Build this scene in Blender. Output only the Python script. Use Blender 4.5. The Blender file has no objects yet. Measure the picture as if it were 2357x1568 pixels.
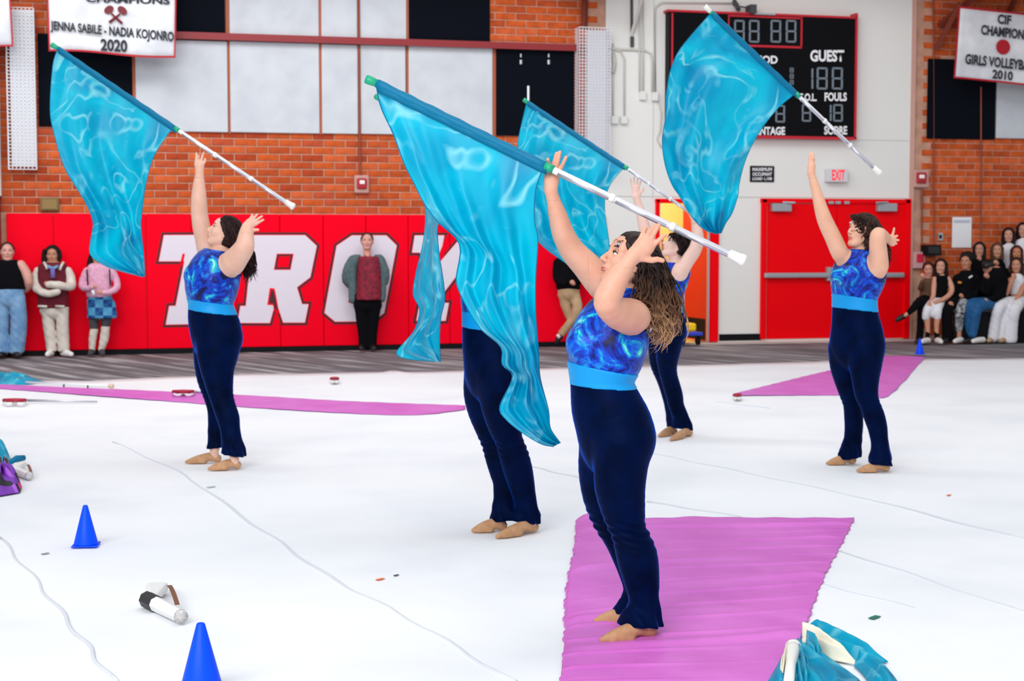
import bpy, math, random
import numpy as np
from mathutils import Vector
random.seed(7); RNG = np.random.default_rng(11)
SC = bpy.context.scene; COL = SC.collection
# ---------------------------------------------------------------- camera (image frame 2357 x 1568)
FPX, CXP, CYP, HORIZON = 3600.0, 1178.5, 784.0, 550.0
CAMH = 1.53
YAW = math.radians(14.5)
PIT = math.atan((CYP - HORIZON) / FPX)
CAMP = np.array([0.0, 0.0, CAMH])
RH = np.array([math.cos(YAW), -math.sin(YAW), 0.0])
FH = np.array([math.sin(YAW), math.cos(YAW), 0.0])
F3 = FH * math.cos(PIT) + np.array([0, 0, -math.sin(PIT)])
U3 = FH * math.sin(PIT) + np.array([0, 0, math.cos(PIT)])
cam = bpy.data.cameras.new('camera'); camo = bpy.data.objects.new('camera', cam); COL.objects.link(camo)
cam.sensor_width = 36.0; cam.sensor_fit = 'HORIZONTAL'; cam.lens = 36.0 * FPX / 2357.0
camo.location = CAMP; camo.rotation_euler = (math.pi / 2 - PIT, 0, -YAW)
cam.dof.use_dof = True; cam.dof.focus_distance = 6.1; cam.dof.aperture_fstop = 5.6
cam.clip_end = 200
SC.camera = camo
SC.view_settings.view_transform = 'Standard'; SC.view_settings.look = 'None'
SC.view_settings.gamma = 1.0; SC.view_settings.exposure = 0.0; SC.view_settings.use_curve_mapping = False
# ---------------------------------------------------------------- light: even white gym light
world = bpy.data.worlds.new('gym_ambient'); SC.world = world; world.use_nodes = True
bg = world.node_tree.nodes['Background']; bg.inputs[0].default_value = (0.93, 0.96, 1.0, 1); bg.inputs[1].default_value = 0.61
def area(loc, target, sx, sy, power, color=(1, 1, 1)):
    l = bpy.data.lights.new('gym_light', 'AREA'); l.shape = 'RECTANGLE'; l.size = sx; l.size_y = sy
    l.energy = power; l.color = color
    o = bpy.data.objects.new('gym_light', l); COL.objects.link(o); o.location = loc
    d = Vector(target) - Vector(loc); o.rotation_euler = d.to_track_quat('-Z', 'Y').to_euler()
    return o
area((-4, -2.0, 6.5), (2.0, 14, 1.0), 9, 5, 1280)
area((4, 8, 9.0), (3, 10, 0), 9, 5, 260)
area((-1, 13.5, 8.8), (2.5, 21.7, 4.2), 14, 3, 760)
# ---------------------------------------------------------------- pixel helpers
def ray(px, py):
    return F3 + RH * ((px - CXP) / FPX) - U3 * ((py - CYP) / FPX)
def at(px, py, dh):
    r = ray(px, py); return CAMP + r * (dh / float(r @ FH))
def floor_at(px, py, z=0.0):
    r = ray(px, py); return CAMP + r * ((z - CAMH) / r[2])
def fdepth(px, py): return float(floor_at(px, py) @ FH)
WALL = 22.4 * math.cos(YAW)
def on_wall(px, py, off=0.0):
    r = ray(px, py); return CAMP + r * ((WALL - off) / r[1])
# ---------------------------------------------------------------- materials
def srgb(r, g, b):
    f = lambda c: (c / 255 / 12.92) if c / 255 <= 0.04045 else ((c / 255 + 0.055) / 1.055) ** 2.4
    return (f(r), f(g), f(b), 1.0)
MATS = {}
def mat(name, col=(200, 200, 200), rough=0.6, metal=0.0, spec=0.5, noise=None, sheen=None, emit=None, bump=None, trans=0, coat=0, sss=0):
    if name in MATS: return MATS[name]
    m = bpy.data.materials.new(name); m.use_nodes = True; nt = m.node_tree; N = nt.nodes; L = nt.links
    b = N['Principled BSDF']; c = srgb(*col)
    b.inputs['Base Color'].default_value = c; b.inputs['Roughness'].default_value = rough
    b.inputs['Metallic'].default_value = metal; b.inputs['Specular IOR Level'].default_value = spec
    b.inputs['Coat Weight'].default_value = coat
    if noise:   # (scale, colour2, detail)
        t = N.new('ShaderNodeTexNoise'); t.inputs['Scale'].default_value = noise[0]; t.inputs['Detail'].default_value = 4
        tc = N.new('ShaderNodeTexCoord'); L.new(tc.outputs['Object'], t.inputs['Vector'])
        r = N.new('ShaderNodeValToRGB'); r.color_ramp.elements[0].position = 0.35; r.color_ramp.elements[1].position = 0.65
        r.color_ramp.elements[0].color = c; r.color_ramp.elements[1].color = srgb(*noise[1])
        L.new(t.outputs['Fac'], r.inputs['Fac']); L.new(r.outputs['Color'], b.inputs['Base Color'])
    if sheen:
        b.inputs['Sheen Weight'].default_value = sheen[0]; b.inputs['Sheen Tint'].default_value = srgb(*sheen[1]); b.inputs['Sheen Roughness'].default_value = sheen[2]
    if sss:
        b.inputs['Subsurface Weight'].default_value = sss; b.inputs['Subsurface Radius'].default_value = (0.02, 0.008, 0.004); b.inputs['Subsurface Scale'].default_value = 1.0
    if emit:
        b.inputs['Emission Color'].default_value = srgb(*emit[0]); b.inputs['Emission Strength'].default_value = emit[1]
    if bump:
        t = N.new('ShaderNodeTexNoise'); t.inputs['Scale'].default_value = bump[0]; t.inputs['Detail'].default_value = 5
        tc = N.new('ShaderNodeTexCoord'); L.new(tc.outputs['Object'], t.inputs['Vector'])
        bp = N.new('ShaderNodeBump'); bp.inputs['Strength'].default_value = bump[1]; bp.inputs['Distance'].default_value = bump[2]
        L.new(t.outputs['Fac'], bp.inputs['Height']); L.new(bp.outputs['Normal'], b.inputs['Normal'])
    MATS[name] = m; return m
def ramp(nt, stops):
    r = nt.nodes.new('ShaderNodeValToRGB'); e = r.color_ramp.elements
    e[0].position, e[0].color = stops[0][0], srgb(*stops[0][1]); e[1].position, e[1].color = stops[-1][0], srgb(*stops[-1][1])
    for p, c in stops[1:-1]:
        k = e.new(p); k.color = srgb(*c)
    return r
# ---------------------------------------------------------------- mesh builder
class MB:
    def __init__(s): s.v = []; s.f = []; s.n = 0
    def add(s, v, f):
        v = np.asarray(v, float).reshape(-1, 3); s.v.append(v); s.f += [tuple(int(i) + s.n for i in q) for q in f]; s.n += len(v); return s
    def box(s, x0, x1, y0, y1, z0, z1, rz=0, c=None):
        v = np.array([(x, y, z) for z in (z0, z1) for y in (y0, y1) for x in (x0, x1)], float)
        if rz:
            c = np.array(c if c is not None else ((x0 + x1) / 2, (y0 + y1) / 2, 0)); d = v - c; k, q = math.cos(rz), math.sin(rz)
            v = np.stack([d[:, 0] * k - d[:, 1] * q, d[:, 0] * q + d[:, 1] * k, d[:, 2]], 1) + c
        return s.add(v, [(0, 2, 3, 1), (4, 5, 7, 6), (0, 1, 5, 4), (2, 6, 7, 3), (0, 4, 6, 2), (1, 3, 7, 5)])
    def tube(s, pts, r, n=8, cap=True):
        pts = np.asarray(pts, float); m = len(pts); r = np.broadcast_to(np.asarray(r, float), (m,))
        t = np.gradient(pts, axis=0); t /= np.linalg.norm(t, axis=1, keepdims=True) + 1e-12
        up = np.array([0, 0, 1.0]) if abs(t[0, 2]) < 0.9 else np.array([1.0, 0, 0])
        a = np.cross(t, up); a /= np.linalg.norm(a, axis=1, keepdims=True) + 1e-9; b = np.cross(t, a)
        th = np.arange(n) * 2 * math.pi / n
        v = pts[:, None] + r[:, None, None] * (a[:, None] * np.cos(th)[None, :, None] + b[:, None] * np.sin(th)[None, :, None])
        f = [(i * n + j, i * n + (j + 1) % n, (i + 1) * n + (j + 1) % n, (i + 1) * n + j) for i in range(m - 1) for j in range(n)]
        if cap: f += [tuple(range(n - 1, -1, -1)), tuple((m - 1) * n + j for j in range(n))]
        return s.add(v, f)
    def lathe(s, prof, c=(0, 0, 0), n=24):
        th = np.arange(n) * 2 * math.pi / n
        v = [(c[0] + r * math.cos(a), c[1] + r * math.sin(a), c[2] + z) for r, z in prof for a in th]; m = len(prof)
        f = [(i * n + j, i * n + (j + 1) % n, (i + 1) * n + (j + 1) % n, (i + 1) * n + j) for i in range(m - 1) for j in range(n)]
        f += [tuple(range(n - 1, -1, -1)), tuple((m - 1) * n + j for j in range(n))]
        return s.add(v, f)
    def prism(s, loop_a, loop_b):
        n = len(loop_a)
        return s.add(list(loop_a) + list(loop_b), [tuple(range(n)), tuple(range(2 * n - 1, n - 1, -1))] + [(i, n + i, n + (i + 1) % n, (i + 1) % n) for i in range(n)])
    def grid(s, G):
        G = np.asarray(G, float); a, b = G.shape[:2]
        return s.add(G.reshape(-1, 3), [(i * b + j, i * b + j + 1, (i + 1) * b + j + 1, (i + 1) * b + j) for i in range(a - 1) for j in range(b - 1)])
    def build(s, name, m, parent=None, smooth=False, origin=None, bevel=0, solid=0, **tags):
        v = np.concatenate(s.v) if s.v else np.zeros((0, 3))
        o_ = np.array(origin if origin is not None else (0, 0, 0), float)
        if origin is None and parent is not None: o_ = np.array(parent.get('_o', (0, 0, 0)))
        me = bpy.data.meshes.new(name); me.from_pydata((v - o_).tolist(), [], s.f); me.update()
        if smooth: me.polygons.foreach_set('use_smooth', [True] * len(me.polygons))
        me.materials.append(m)
        o = bpy.data.objects.new(name, me); COL.objects.link(o)
        if parent is not None: o.parent = parent; o['_o'] = [float(x) for x in o_]
        elif origin is not None: o.location = origin
        if bevel:
            bm = o.modifiers.new('bevel', 'BEVEL'); bm.width = bevel; bm.segments = 2; bm.limit_method = 'ANGLE'
        if solid:
            sm = o.modifiers.new('solid', 'SOLIDIFY'); sm.thickness = solid; sm.offset = 0
        return tagit(o, **tags)
def tagit(o, label=None, cat=None, group=None, kind=None):
    if label: o['label'] = label
    if cat: o['category'] = cat
    if group: o['group'] = group
    if kind: o['kind'] = kind
    return o
def thing(name, loc, label, cat, group=None, kind=None):
    o = bpy.data.objects.new(name, None); COL.objects.link(o); o.location = loc; o.empty_display_size = 0.1
    o['_o'] = [float(x) for x in loc]
    return tagit(o, label, cat, group, kind)
def inset(poly, d):
    p = np.asarray(poly, float); n = len(p); area2 = sum(p[i][0] * p[(i + 1) % n][1] - p[(i + 1) % n][0] * p[i][1] for i in range(n)); sg = 1 if area2 > 0 else -1
    out = []
    for i in range(n):
        a, b, c = p[i - 1], p[i], p[(i + 1) % n]
        e1 = (b - a) / np.linalg.norm(b - a); e2 = (c - b) / np.linalg.norm(c - b)
        n1 = sg * np.array([-e1[1], e1[0]]); n2 = sg * np.array([-e2[1], e2[0]])
        m = n1 + n2; m = m / max(1e-6, np.linalg.norm(m)); out.append(b + m * d / max(0.35, float(m @ n1)))
    return np.array(out)
def wall_poly(mb, poly, off0, off1):
    return mb.prism([on_wall(x, y, off1) for x, y in poly], [on_wall(x, y, off0) for x, y in poly])
def wbox(mb, x0, y0, x1, y1, off0, off1):
    """box standing off the wall plane, from picture corners"""
    a = on_wall(x0, y0, off1); b = on_wall(x1, y1, off1)
    a2 = on_wall(x0, y1, off1); b2 = on_wall(x1, y0, off1)
    X0, X1 = min(a[0], a2[0]), max(b[0], b2[0]); xm0, xm1 = (a[0] + a2[0]) / 2, (b[0] + b2[0]) / 2
    z1 = (a[2] + b2[2]) / 2; z0 = (b[2] + a2[2]) / 2
    return mb.box(xm0, xm1, WALL - off1, WALL - off0, z0, z1)
def text(s, corners, m, parent, name='lettering', bold=0.02, depth=0.002, label=None):
    """flat lettering stretched over four corners (tl, tr, br, bl), world points"""
    cu = bpy.data.curves.new('t', 'FONT'); cu.body = s; cu.size = 1; cu.offset = bold; cu.extrude = 0.0; cu.resolution_u = 3
    to = bpy.data.objects.new('t', cu); COL.objects.link(to)
    dg = bpy.context.evaluated_depsgraph_get(); me = bpy.data.meshes.new_from_object(to.evaluated_get(dg))
    bpy.data.objects.remove(to); bpy.data.curves.remove(cu)
    n = len(me.vertices); co = np.zeros(n * 3); me.vertices.foreach_get('co', co); co = co.reshape(-1, 3)
    lo, hi = co.min(0), co.max(0); u = (co[:, 0] - lo[0]) / (hi[0] - lo[0]); v = (hi[1] - co[:, 1]) / (hi[1] - lo[1])
    tl, tr, br, bl = [np.array(c, float) for c in corners]
    P = tl[None] * ((1 - u) * (1 - v))[:, None] + tr[None] * (u * (1 - v))[:, None] + br[None] * (u * v)[:, None] + bl[None] * ((1 - u) * v)[:, None]
    P -= np.array(parent.get('_o', (0, 0, 0)))[None]
    me.vertices.foreach_set('co', P.ravel()); me.update(); me.name = name
    me.materials.clear(); me.materials.append(m)
    o = bpy.data.objects.new(name, me); COL.objects.link(o); o.parent = parent
    if label: o['label'] = label
    return o
def wtext(s, x0, y0, x1, y1, off, m, parent, **k):
    return text(s, [on_wall(x0, y0, off), on_wall(x1, y0, off), on_wall(x1, y1, off), on_wall(x0, y1, off)], m, parent, **k)
# ================================================================= THE HALL
m_mortar = mat('mortar', (206, 158, 134), 0.9, noise=(6, (180, 136, 114)), bump=(60, 0.4, 0.01))
m_white_wall = mat('painted_wall', (232, 231, 226), 0.7, bump=(30, 0.08, 0.004))
m_black = mat('black_vinyl', (14, 15, 20), 0.6, spec=0.15)
m_red_pad = mat('red_pad_vinyl', (250, 0, 34), 0.6, spec=0.05)
m_red_door = mat('red_door_paint', (246, 0, 14), 0.5, spec=0.08)
m_red_steel = mat('red_steel', (140, 26, 34), 0.5)
m_steel = mat('brushed_steel', (190, 192, 198), 0.35, metal=0.8)
m_bracket = mat('grey_cast_metal', (165, 165, 172), 0.45, metal=0.3)
m_panel_w = mat('white_acoustic_cloth', (206, 211, 216), 0.9, noise=(3, (196, 200, 207)), bump=(90, 0.3, 0.004))
m_panel_b = mat('black_acoustic_cloth', (13, 17, 25), 0.9, spec=0.05, bump=(90, 0.3, 0.004))
m_red_edge = mat('red_trim_paint', (196, 18, 40), 0.5)
m_offwhite = mat('offwhite_plastic', (226, 226, 222), 0.5)
m_wood_frame = mat('brown_frame_paint', (168, 82, 46), 0.6)
m_conduit_w = mat('white_conduit', (205, 202, 194), 0.5)
m_conduit_r = mat('brown_conduit', (140, 62, 40), 0.6)
m_digit = mat('unlit_digit', (116, 128, 138), 0.5)
m_signwhite = mat('sign_white', (238, 238, 240), 0.6)
m_ink = mat('banner_ink', (26, 32, 42), 0.7)
m_banner = mat('banner_cloth', (232, 233, 237), 0.8, noise=(2.5, (206, 208, 214)))
m_banner_red = mat('banner_red', (178, 8, 34), 0.7)
m_letter_dark = mat('letter_dark', (66, 6, 26), 0.6)
m_letter_white = mat('letter_white', (226, 216, 228), 0.55)

# ---- floors
gx0, gx1 = -14.0, 22.0
fb = MB(); fb.box(gx0, gx1, -4, WALL + 0.3, -0.3, -0.024)
m_base = mat('gym_carpet_base', (120, 116, 120), 0.9)
carpet = bpy.data.materials.new('streaked_carpet'); carpet.use_nodes = True
nt = carpet.node_tree; b = nt.nodes['Principled BSDF']; b.inputs['Roughness'].default_value = 0.95
tc = nt.nodes.new('ShaderNodeTexCoord'); mp = nt.nodes.new('ShaderNodeMapping'); mp.vector_type = 'TEXTURE'; mp.inputs['Rotation'].default_value = (0, 0, math.radians(-66))
mp.inputs['Scale'].default_value = (1.5, 0.16, 1); nz = nt.nodes.new('ShaderNodeTexNoise'); nz.inputs['Scale'].default_value = 1.0; nz.inputs['Detail'].default_value = 2
nt.links.new(tc.outputs['Object'], mp.inputs[0]); nt.links.new(mp.outputs[0], nz.inputs['Vector'])
rp = ramp(nt, [(0.36, (88, 85, 89)), (0.52, (114, 110, 114)), (0.68, (172, 169, 172))]); nt.links.new(nz.outputs['Fac'], rp.inputs['Fac']); nt.links.new(rp.outputs['Color'], b.inputs['Base Color'])
fb.build('floor', carpet, kind='structure', origin=(0, 0, 0))
# white tarp
tarp = bpy.data.materials.new('white_tarp_vinyl'); tarp.use_nodes = True; nt = tarp.node_tree; b = nt.nodes['Principled BSDF']
b.inputs['Roughness'].default_value = 0.55; b.inputs['Specular IOR Level'].default_value = 0.25
tc = nt.nodes.new('ShaderNodeTexCoord'); nz = nt.nodes.new('ShaderNodeTexNoise'); nz.inputs['Scale'].default_value = 0.9; nz.inputs['Detail'].default_value = 6
nt.links.new(tc.outputs['Object'], nz.inputs['Vector']); rp = ramp(nt, [(0.3, (229, 232, 237)), (0.5, (238, 240, 244)), (0.8, (243, 245, 247))])
nt.links.new(nz.outputs['Fac'], rp.inputs['Fac']); nt.links.new(rp.outputs['Color'], b.inputs['Base Color'])
n2 = nt.nodes.new('ShaderNodeTexNoise'); n2.inputs['Scale'].default_value = 1.6; n2.inputs['Detail'].default_value = 5; nt.links.new(tc.outputs['Object'], n2.inputs['Vector'])
bp = nt.nodes.new('ShaderNodeBump'); bp.inputs['Strength'].default_value = 0.35; bp.inputs['Distance'].default_value = 0.03
nt.links.new(n2.outputs['Fac'], bp.inputs['Height']); nt.links.new(bp.outputs['Normal'], b.inputs['Normal'])
edge = [(-700, 868), (0, 875), (200, 877), (330, 871), (560, 862), (880, 857), (905, 852), (930, 857), (1040, 855), (1240, 849), (1700, 838), (2010, 829), (2120, 827), (2357, 825), (3200, 818)]
ep = np.array([floor_at(x, y) for x, y in edge]); xs = np.linspace(ep[0, 0], ep[-1, 0], 240); ys = np.interp(xs, ep[:, 0], ep[:, 1]) + 0.02 * np.sin(xs * 5.1) + 0.015 * np.sin(xs * 11.7)
G = []
for k in range(60):
    t = k / 59; yy = -1.5 + (ys + 1.5) * t
    z = 0.0 * xs + (0.004 * np.sin(xs * 3.1 + yy * 1.7) * np.sin(yy * 2.3) - 0.004) * (0 if k == 59 else 1)
    G.append(np.stack([xs, yy, z], 1))
tp = MB(); tp.grid(G[::-1] if False else G); tarp_o = tp.build('floor_tarp', tarp, smooth=True, origin=(0, 0, 0), kind='structure', solid=0.004)
# seams of the tarp, raised folds
m_seam = mat('tarp_fold', (206, 210, 216), 0.8, spec=.05)
SEAMS = [[(0, 1238), (90, 1345), (180, 1460), (262, 1568)], [(260, 1018), (420, 1090), (600, 1218), (760, 1330), (950, 1430), (1180, 1568)],
         [(1225, 1075), (1330, 1100)], [(1500, 1045), (1700, 1085), (2000, 1150), (2357, 1240)], [(1490, 1155), (1700, 1190), (2000, 1290), (2357, 1410)],
         [(1830, 1330), (2100, 1400), (2357, 1500)][:2], [(1650, 925), (1770, 940)]]
for sp in SEAMS:
    P = np.array([floor_at(x, y, 0.0) for x, y in sp]); t = np.linspace(0, len(P) - 1, 40)
    Q = np.stack([np.interp(t, range(len(P)), P[:, i]) for i in range(3)], 1); Q[:, 0] += 0.012 * np.sin(t * 9); Q[:, 2] = 0.0015
    MB().tube(Q - np.array([0, 0, .004]), 0.008, 8).build('tarp_fold', m_seam, parent=tarp_o, smooth=True)

# ---- wall core
z_top = 5.6
xa, xb_ = on_wall(1392, 400)[0], on_wall(2101, 400)[0]     # white painted bay
dA0, dA1 = on_wall(1518, 600)[0], on_wall(1632, 600)[0]     # open doorway
dz = on_wall(1570, 466)[2]
wb = MB()
wb.box(gx0, xa, WALL, WALL + 0.3, -0.3, z_top); wb.box(xb_, gx1, WALL, WALL + 0.3, -0.3, z_top)
wall_back = wb.build('wall_back', m_mortar, kind='structure', origin=(0, 0, 0))
pb = MB(); pb.box(xa, dA0, WALL - 0.03, WALL + 0.3, -0.3, z_top); pb.box(dA1, xb_, WALL - 0.03, WALL + 0.3, -0.3, z_top); pb.box(dA0, dA1, WALL - 0.03, WALL + 0.3, dz, z_top)
wall_white = pb.build('wall_painted', m_white_wall, kind='structure', origin=(0, 0, 0))
jb = MB()
wbox(jb, 1392, 453, 2098, 455.5, 0.03, 0.034); wbox(jb, 1503, 0, 1505, 457, 0.03, 0.033); wbox(jb, 1700, 320, 2098, 322, 0.03, 0.032)
jb.build('wall_joint', mat('joint_grey', (200, 199, 194), 0.8), parent=wall_white)
tb = MB(); wbox(tb, 2096, -200, 2106, 782, -0.01, 0.045); tb.build('trim_1', mat('pinkish_trim', (206, 160, 146), 0.8), kind='structure', origin=(0, 0, 0))

# ---- bricks (real, proud of the mortar)
BL, BH = 0.3048, 0.1016
ref = on_wall(644, 492)
cols = [(196, 84, 42), (206, 92, 46), (222, 104, 56), (186, 74, 40), (214, 96, 44), (200, 88, 54)]
m_bricks = [mat('brick_%d' % i, c, 0.85, spec=0.15, noise=(9, tuple(int(v * 0.86) for v in c)), bump=(70, 0.5, 0.006)) for i, c in enumerate(cols)]
def chamfer_box(lx, ly, lz, c=0.006):
    mb = MB(); v = [(x, y, z) for z in (-lz / 2, lz / 2) for y in (0.03, 0) for x in (-lx / 2, lx / 2)]
    f0 = [(-lx / 2, 0, -lz / 2), (lx / 2, 0, -lz / 2), (lx / 2, 0, lz / 2), (-lx / 2, 0, lz / 2)]
    f1 = [(-lx / 2 + c, -ly, -lz / 2 + c), (lx / 2 - c, -ly, -lz / 2 + c), (lx / 2 - c, -ly, lz / 2 - c), (-lx / 2 + c, -ly, lz / 2 - c)]
    mb.add(f0 + f1, [(4, 5, 6, 7), (0, 1, 5, 4), (1, 2, 6, 5), (2, 3, 7, 6), (3, 0, 4, 7)]); return mb
bmesh_ = []
for i, mm in enumerate(m_bricks):
    o = chamfer_box(BL - 0.014, 0.012, BH - 0.013).build('brick', mm); bmesh_.append(o.data); bpy.data.objects.remove(o)
def zpx(x, y): return on_wall(x, y)[2]
COVER = []   # regions of the wall covered by panels: (x0, x1, z0, z1)
def cover(x0, y0, x1, y1): COVER.append((on_wall(x0, (y0 + y1) / 2)[0], on_wall(x1, (y0 + y1) / 2)[0], zpx((x0 + x1) / 2, y1), zpx((x0 + x1) / 2, y0)))
for c in [(310, -200, 1132, 88 + 8), (312, 100, 1136, 306), (88, 82, 304, 290), (940, -200, 1128, 96), (1142, 118, 1322, 310), (404, -200, 520, 78), (2136, 136, 2700, 320), (-600, 495, 1395, 830)]: cover(*c)
cand = []; zmax = on_wall(1178, -40)[2]
k = 0; z = zpx(644, 492) + BH / 2 + 0.002
while z < zmax + 0.15:
    off = (k % 2) * BL / 2; n0 = int((gx0 + 6) / BL)
    X = ref[0] + off - 30 * BL
    while X < gx1 - 6:
        X += BL
        left, right = X - BL / 2, X + BL / 2
        if right > xa and left < xb_ + 0.06: continue
        if any(c[0] < left and right < c[1] and c[2] < z - BH / 2 and z + BH / 2 < c[3] for c in COVER): continue
        cand.append((X, z))
    z += BH; k += 1
# lower courses right of the doors
z = zpx(644, 492) - BH / 2 + 0.002; k = 1
while z > 0.05:
    X = ref[0] + (k % 2) * BL / 2 - 30 * BL
    while X < gx1 - 6:
        X += BL
        if X - BL / 2 < xb_ + 0.06: continue
        cand.append((X, z))
    z -= BH; k += 1
def inframe(X, z):
    d = np.array([X, WALL, z]) - CAMP; dd = d @ F3; px = CXP + FPX * (d @ RH) / dd; py = CYP - FPX * (d @ U3) / dd
    return -30 < px < 2387 and -20 < py < 1000, dd
vis = []; rest = []
for X, z in cand:
    ok, dd = inframe(X, z)
    (vis if ok else rest).append((dd, X, z))
vis.sort(); single, more = vis[:300], vis[300:] + rest
for dd, X, z in single:
    o = bpy.data.objects.new('brick', bmesh_[RNG.integers(0, 6)]); COL.objects.link(o); o.parent = wall_back
    o.location = (X, WALL + RNG.uniform(-0.0015, 0.0015), z)
for ci in range(3):
    mb = MB(); src = chamfer_box(BL - 0.014, 0.012, BH - 0.013)
    for i, (dd, X, z) in enumerate(more):
        if i % 3 == ci: mb.add(src.v[0] + np.array([X, WALL, z]), src.f)
    mb.build('brick', m_bricks[ci * 2], parent=wall_back, kind='stuff')

# ---- acoustic panels
def panel(x0, y0, x1, y1, m, off=0.06):
    mb = MB(); wbox(mb, x0, y0, x1, y1, 0.012, off); mb.build('acoustic_panel', m, parent=wall_back, bevel=0.01)
for a in [(527, -170, 733, 88), (739, -170, 822, 92), (825, -170, 935, 94)]: panel(*a, m_panel_w)
panel(405, -170, 517, 79, m_panel_b); panel(941, -170, 1128, 98, m_panel_b)
for a in [(312, 92, 524, 303), (530, 97, 735, 306), (741, 102, 824, 308), (827, 104, 934, 309), (941, 108, 1134, 312)]: panel(*a, m_panel_w)
panel(88, 80, 304, 292, m_panel_b); panel(1142, 116, 1322, 313, m_panel_b)
panel(2137, 137, 2292, 320, m_panel_b); panel(2295, 137, 2600, 321, m_panel_w)
# frame strips between panels
fbm = MB()
for x0, x1, y0, y1 in [(519, 526, -180, 88), (525, 530, 92, 308), (733, 740, -180, 310), (935, 941, -180, 312), (1134, 1142, 110, 314), (1322, 1332, 116, 380), (305, 312, 80, 305)]: wbox(fbm, x0, y0, x1, y1, 0.01, 0.045)
fbm.build('panel_frame', m_wood_frame, parent=wall_back)
rl = MB(); X0 = on_wall(395, 83)[0]; X1 = on_wall(1333, 112)[0]; zr = (zpx(400, 84) + zpx(1330, 112)) / 2
rl.box(X0, X1, WALL - 0.15, WALL - 0.01, zr - 0.035, zr + 0.045); rl.box(X0, X1, WALL - 0.17, WALL - 0.15, zr - 0.05, zr - 0.02)
rl.build('trim_2', m_red_steel, kind='structure', origin=(0, 0, 0))
# hanging hooks and bracket on the right black panel
hk = MB()
for x in (1199, 1263): hk.tube([on_wall(x, 124, 0.08), on_wall(x, 132, 0.08)], 0.012, 6); hk.tube([on_wall(x, 138, 0.08), on_wall(x, 148, 0.08)], 0.02, 6)
hk.tube([on_wall(1216, 198, 0.08), on_wall(1216, 232, 0.08)], 0.022, 8)
hk.build('wall_hook', m_steel, parent=wall_back)
dg_ = MB(); dg_.tube([on_wall(2148, -40, 0.05), on_wall(2150, 600, 0.05)], 0.012, 6); dg_.tube([on_wall(2258, 200, 0.08), on_wall(2258, 560, 0.08)], 0.012, 6)
dg_.tube([on_wall(2122, 440, 0.03), on_wall(2122, 575, 0.03)], 0.013, 6)
dg_.build('wall_conduit', m_conduit_r, parent=wall_back)
rb_ = thing('roof_brace', on_wall(2200, 30, .2), 'rust red roof braces at the top right beside the volleyball banner', 'brace'); rb_['_o'] = [0, 0, 0]; rb_.location = (0, 0, 0); m_rust = mat('rust_steel', (120, 44, 22), 0.7)
for x0, y0, x1, y1 in [(2260, -20, 2160, 60), (2210, 8, 2155, 110), (2345, -20, 2320, 30)]: MB().tube([on_wall(x0, y0, 0.5), on_wall(x1, y1, 0.1)], 0.05, 4).build('strut', m_rust, parent=rb_)
MB().tube([on_wall(1348, -60, 0.06), on_wall(1344, 66, 0.06)], 0.05, 4).build('wall_conduit', m_rust, parent=wall_back)

# ---- red wall pads
pads = thing('wall_padding', (0, 0, 0), 'row of red padded wall panels with large block letters', 'wall padding')
s0 = on_wall(644, 640)[0]; step = (on_wall(1033.6, 640)[0] - s0) / 4
zt, zb = zpx(500, 493), zpx(600, 798)
for i in range(-7, 8):
    X0 = s0 + i * step; X1 = X0 + step
    lo = on_wall(9, 640)[0]; hi = xa
    if i < 0 and X1 < lo: continue
    if X0 > hi: continue
    a, c = max(X0, lo) + 0.003, min(X1, hi) - 0.003
    if c - a < 0.05: continue
    mb = MB(); mb.box(a, c, WALL - 0.075, WALL, zb, zt); mb.build('pad', m_red_pad, parent=pads, bevel=0.012)
mb = MB(); mb.box(on_wall(9, 640)[0], xa, WALL - 0.06, WALL, 0.0 - 0.02, zb); mb.build('baseboard_back', m_black, kind='structure', origin=(0, 0, 0))
mb = MB(); mb.box(on_wall(-300, 640)[0], on_wall(5, 640)[0], WALL - 0.35, WALL, -0.02, zpx(0, 452)); mb.build('trim_3', mat('dark_red_pad', (150, 0, 16), 0.6), kind='structure', origin=(0, 0, 0))
mb = MB(); mb.box(on_wall(-300, 640)[0], on_wall(4, 400)[0], WALL - 0.35, WALL, zpx(0, 452), z_top); mb.build('trim_4', m_white_wall, kind='structure', origin=(0, 0, 0))
LET = {
 'T': [(372, 535), (568, 534), (555, 608), (492, 608), (474, 698), (490, 698), (480, 752), (374, 754), (384, 698), (399, 698), (416.5, 608), (358, 608)],
 'R': [(577, 535), (705, 535), (736, 564), (720, 642), (691, 664), (700, 694), (718, 694), (707, 749), (647, 749), (635.6, 711), (626, 750), (539, 750), (548, 698), (560, 698)],
 'O': [(808, 535.6), (892, 535.6), (920, 563), (890, 724), (862, 746), (769, 747), (740, 723), (769, 562)],
 'Y': [(949, 535.6), (1031, 535.6), (1018, 590), (1062, 535.6), (1130, 535.6), (1120, 588), (1095, 588), (1027, 677), (1026, 691), (1041, 691), (1031, 745), (950.5, 745), (961, 690), (976, 690), (983, 662), (962, 588), (941, 588)]}
for ch, P in LET.items():
    a = MB(); wall_poly(a, P, 0.07, 0.0785); a.build('letter_outline', m_letter_dark, parent=pads)
    a = MB(); wall_poly(a, inset(P, 5.0), 0.07, 0.0795); a.build('letter_edge', m_red_pad, parent=pads)
    a = MB(); wall_poly(a, inset(P, 6.6), 0.07, 0.0805); a.build('letter', m_letter_white, parent=pads)
def hole(P):
    a = MB(); wall_poly(a, P, 0.07, 0.0815); a.build('letter_edge', m_red_pad, parent=pads)
    a = MB(); wall_poly(a, inset(P, 1.8), 0.07, 0.0823); a.build('letter_outline', m_letter_dark, parent=pads)
    a = MB(); wall_poly(a, inset(P, 6.4), 0.07, 0.083); a.build('letter_edge', m_red_pad, parent=pads)
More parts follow.
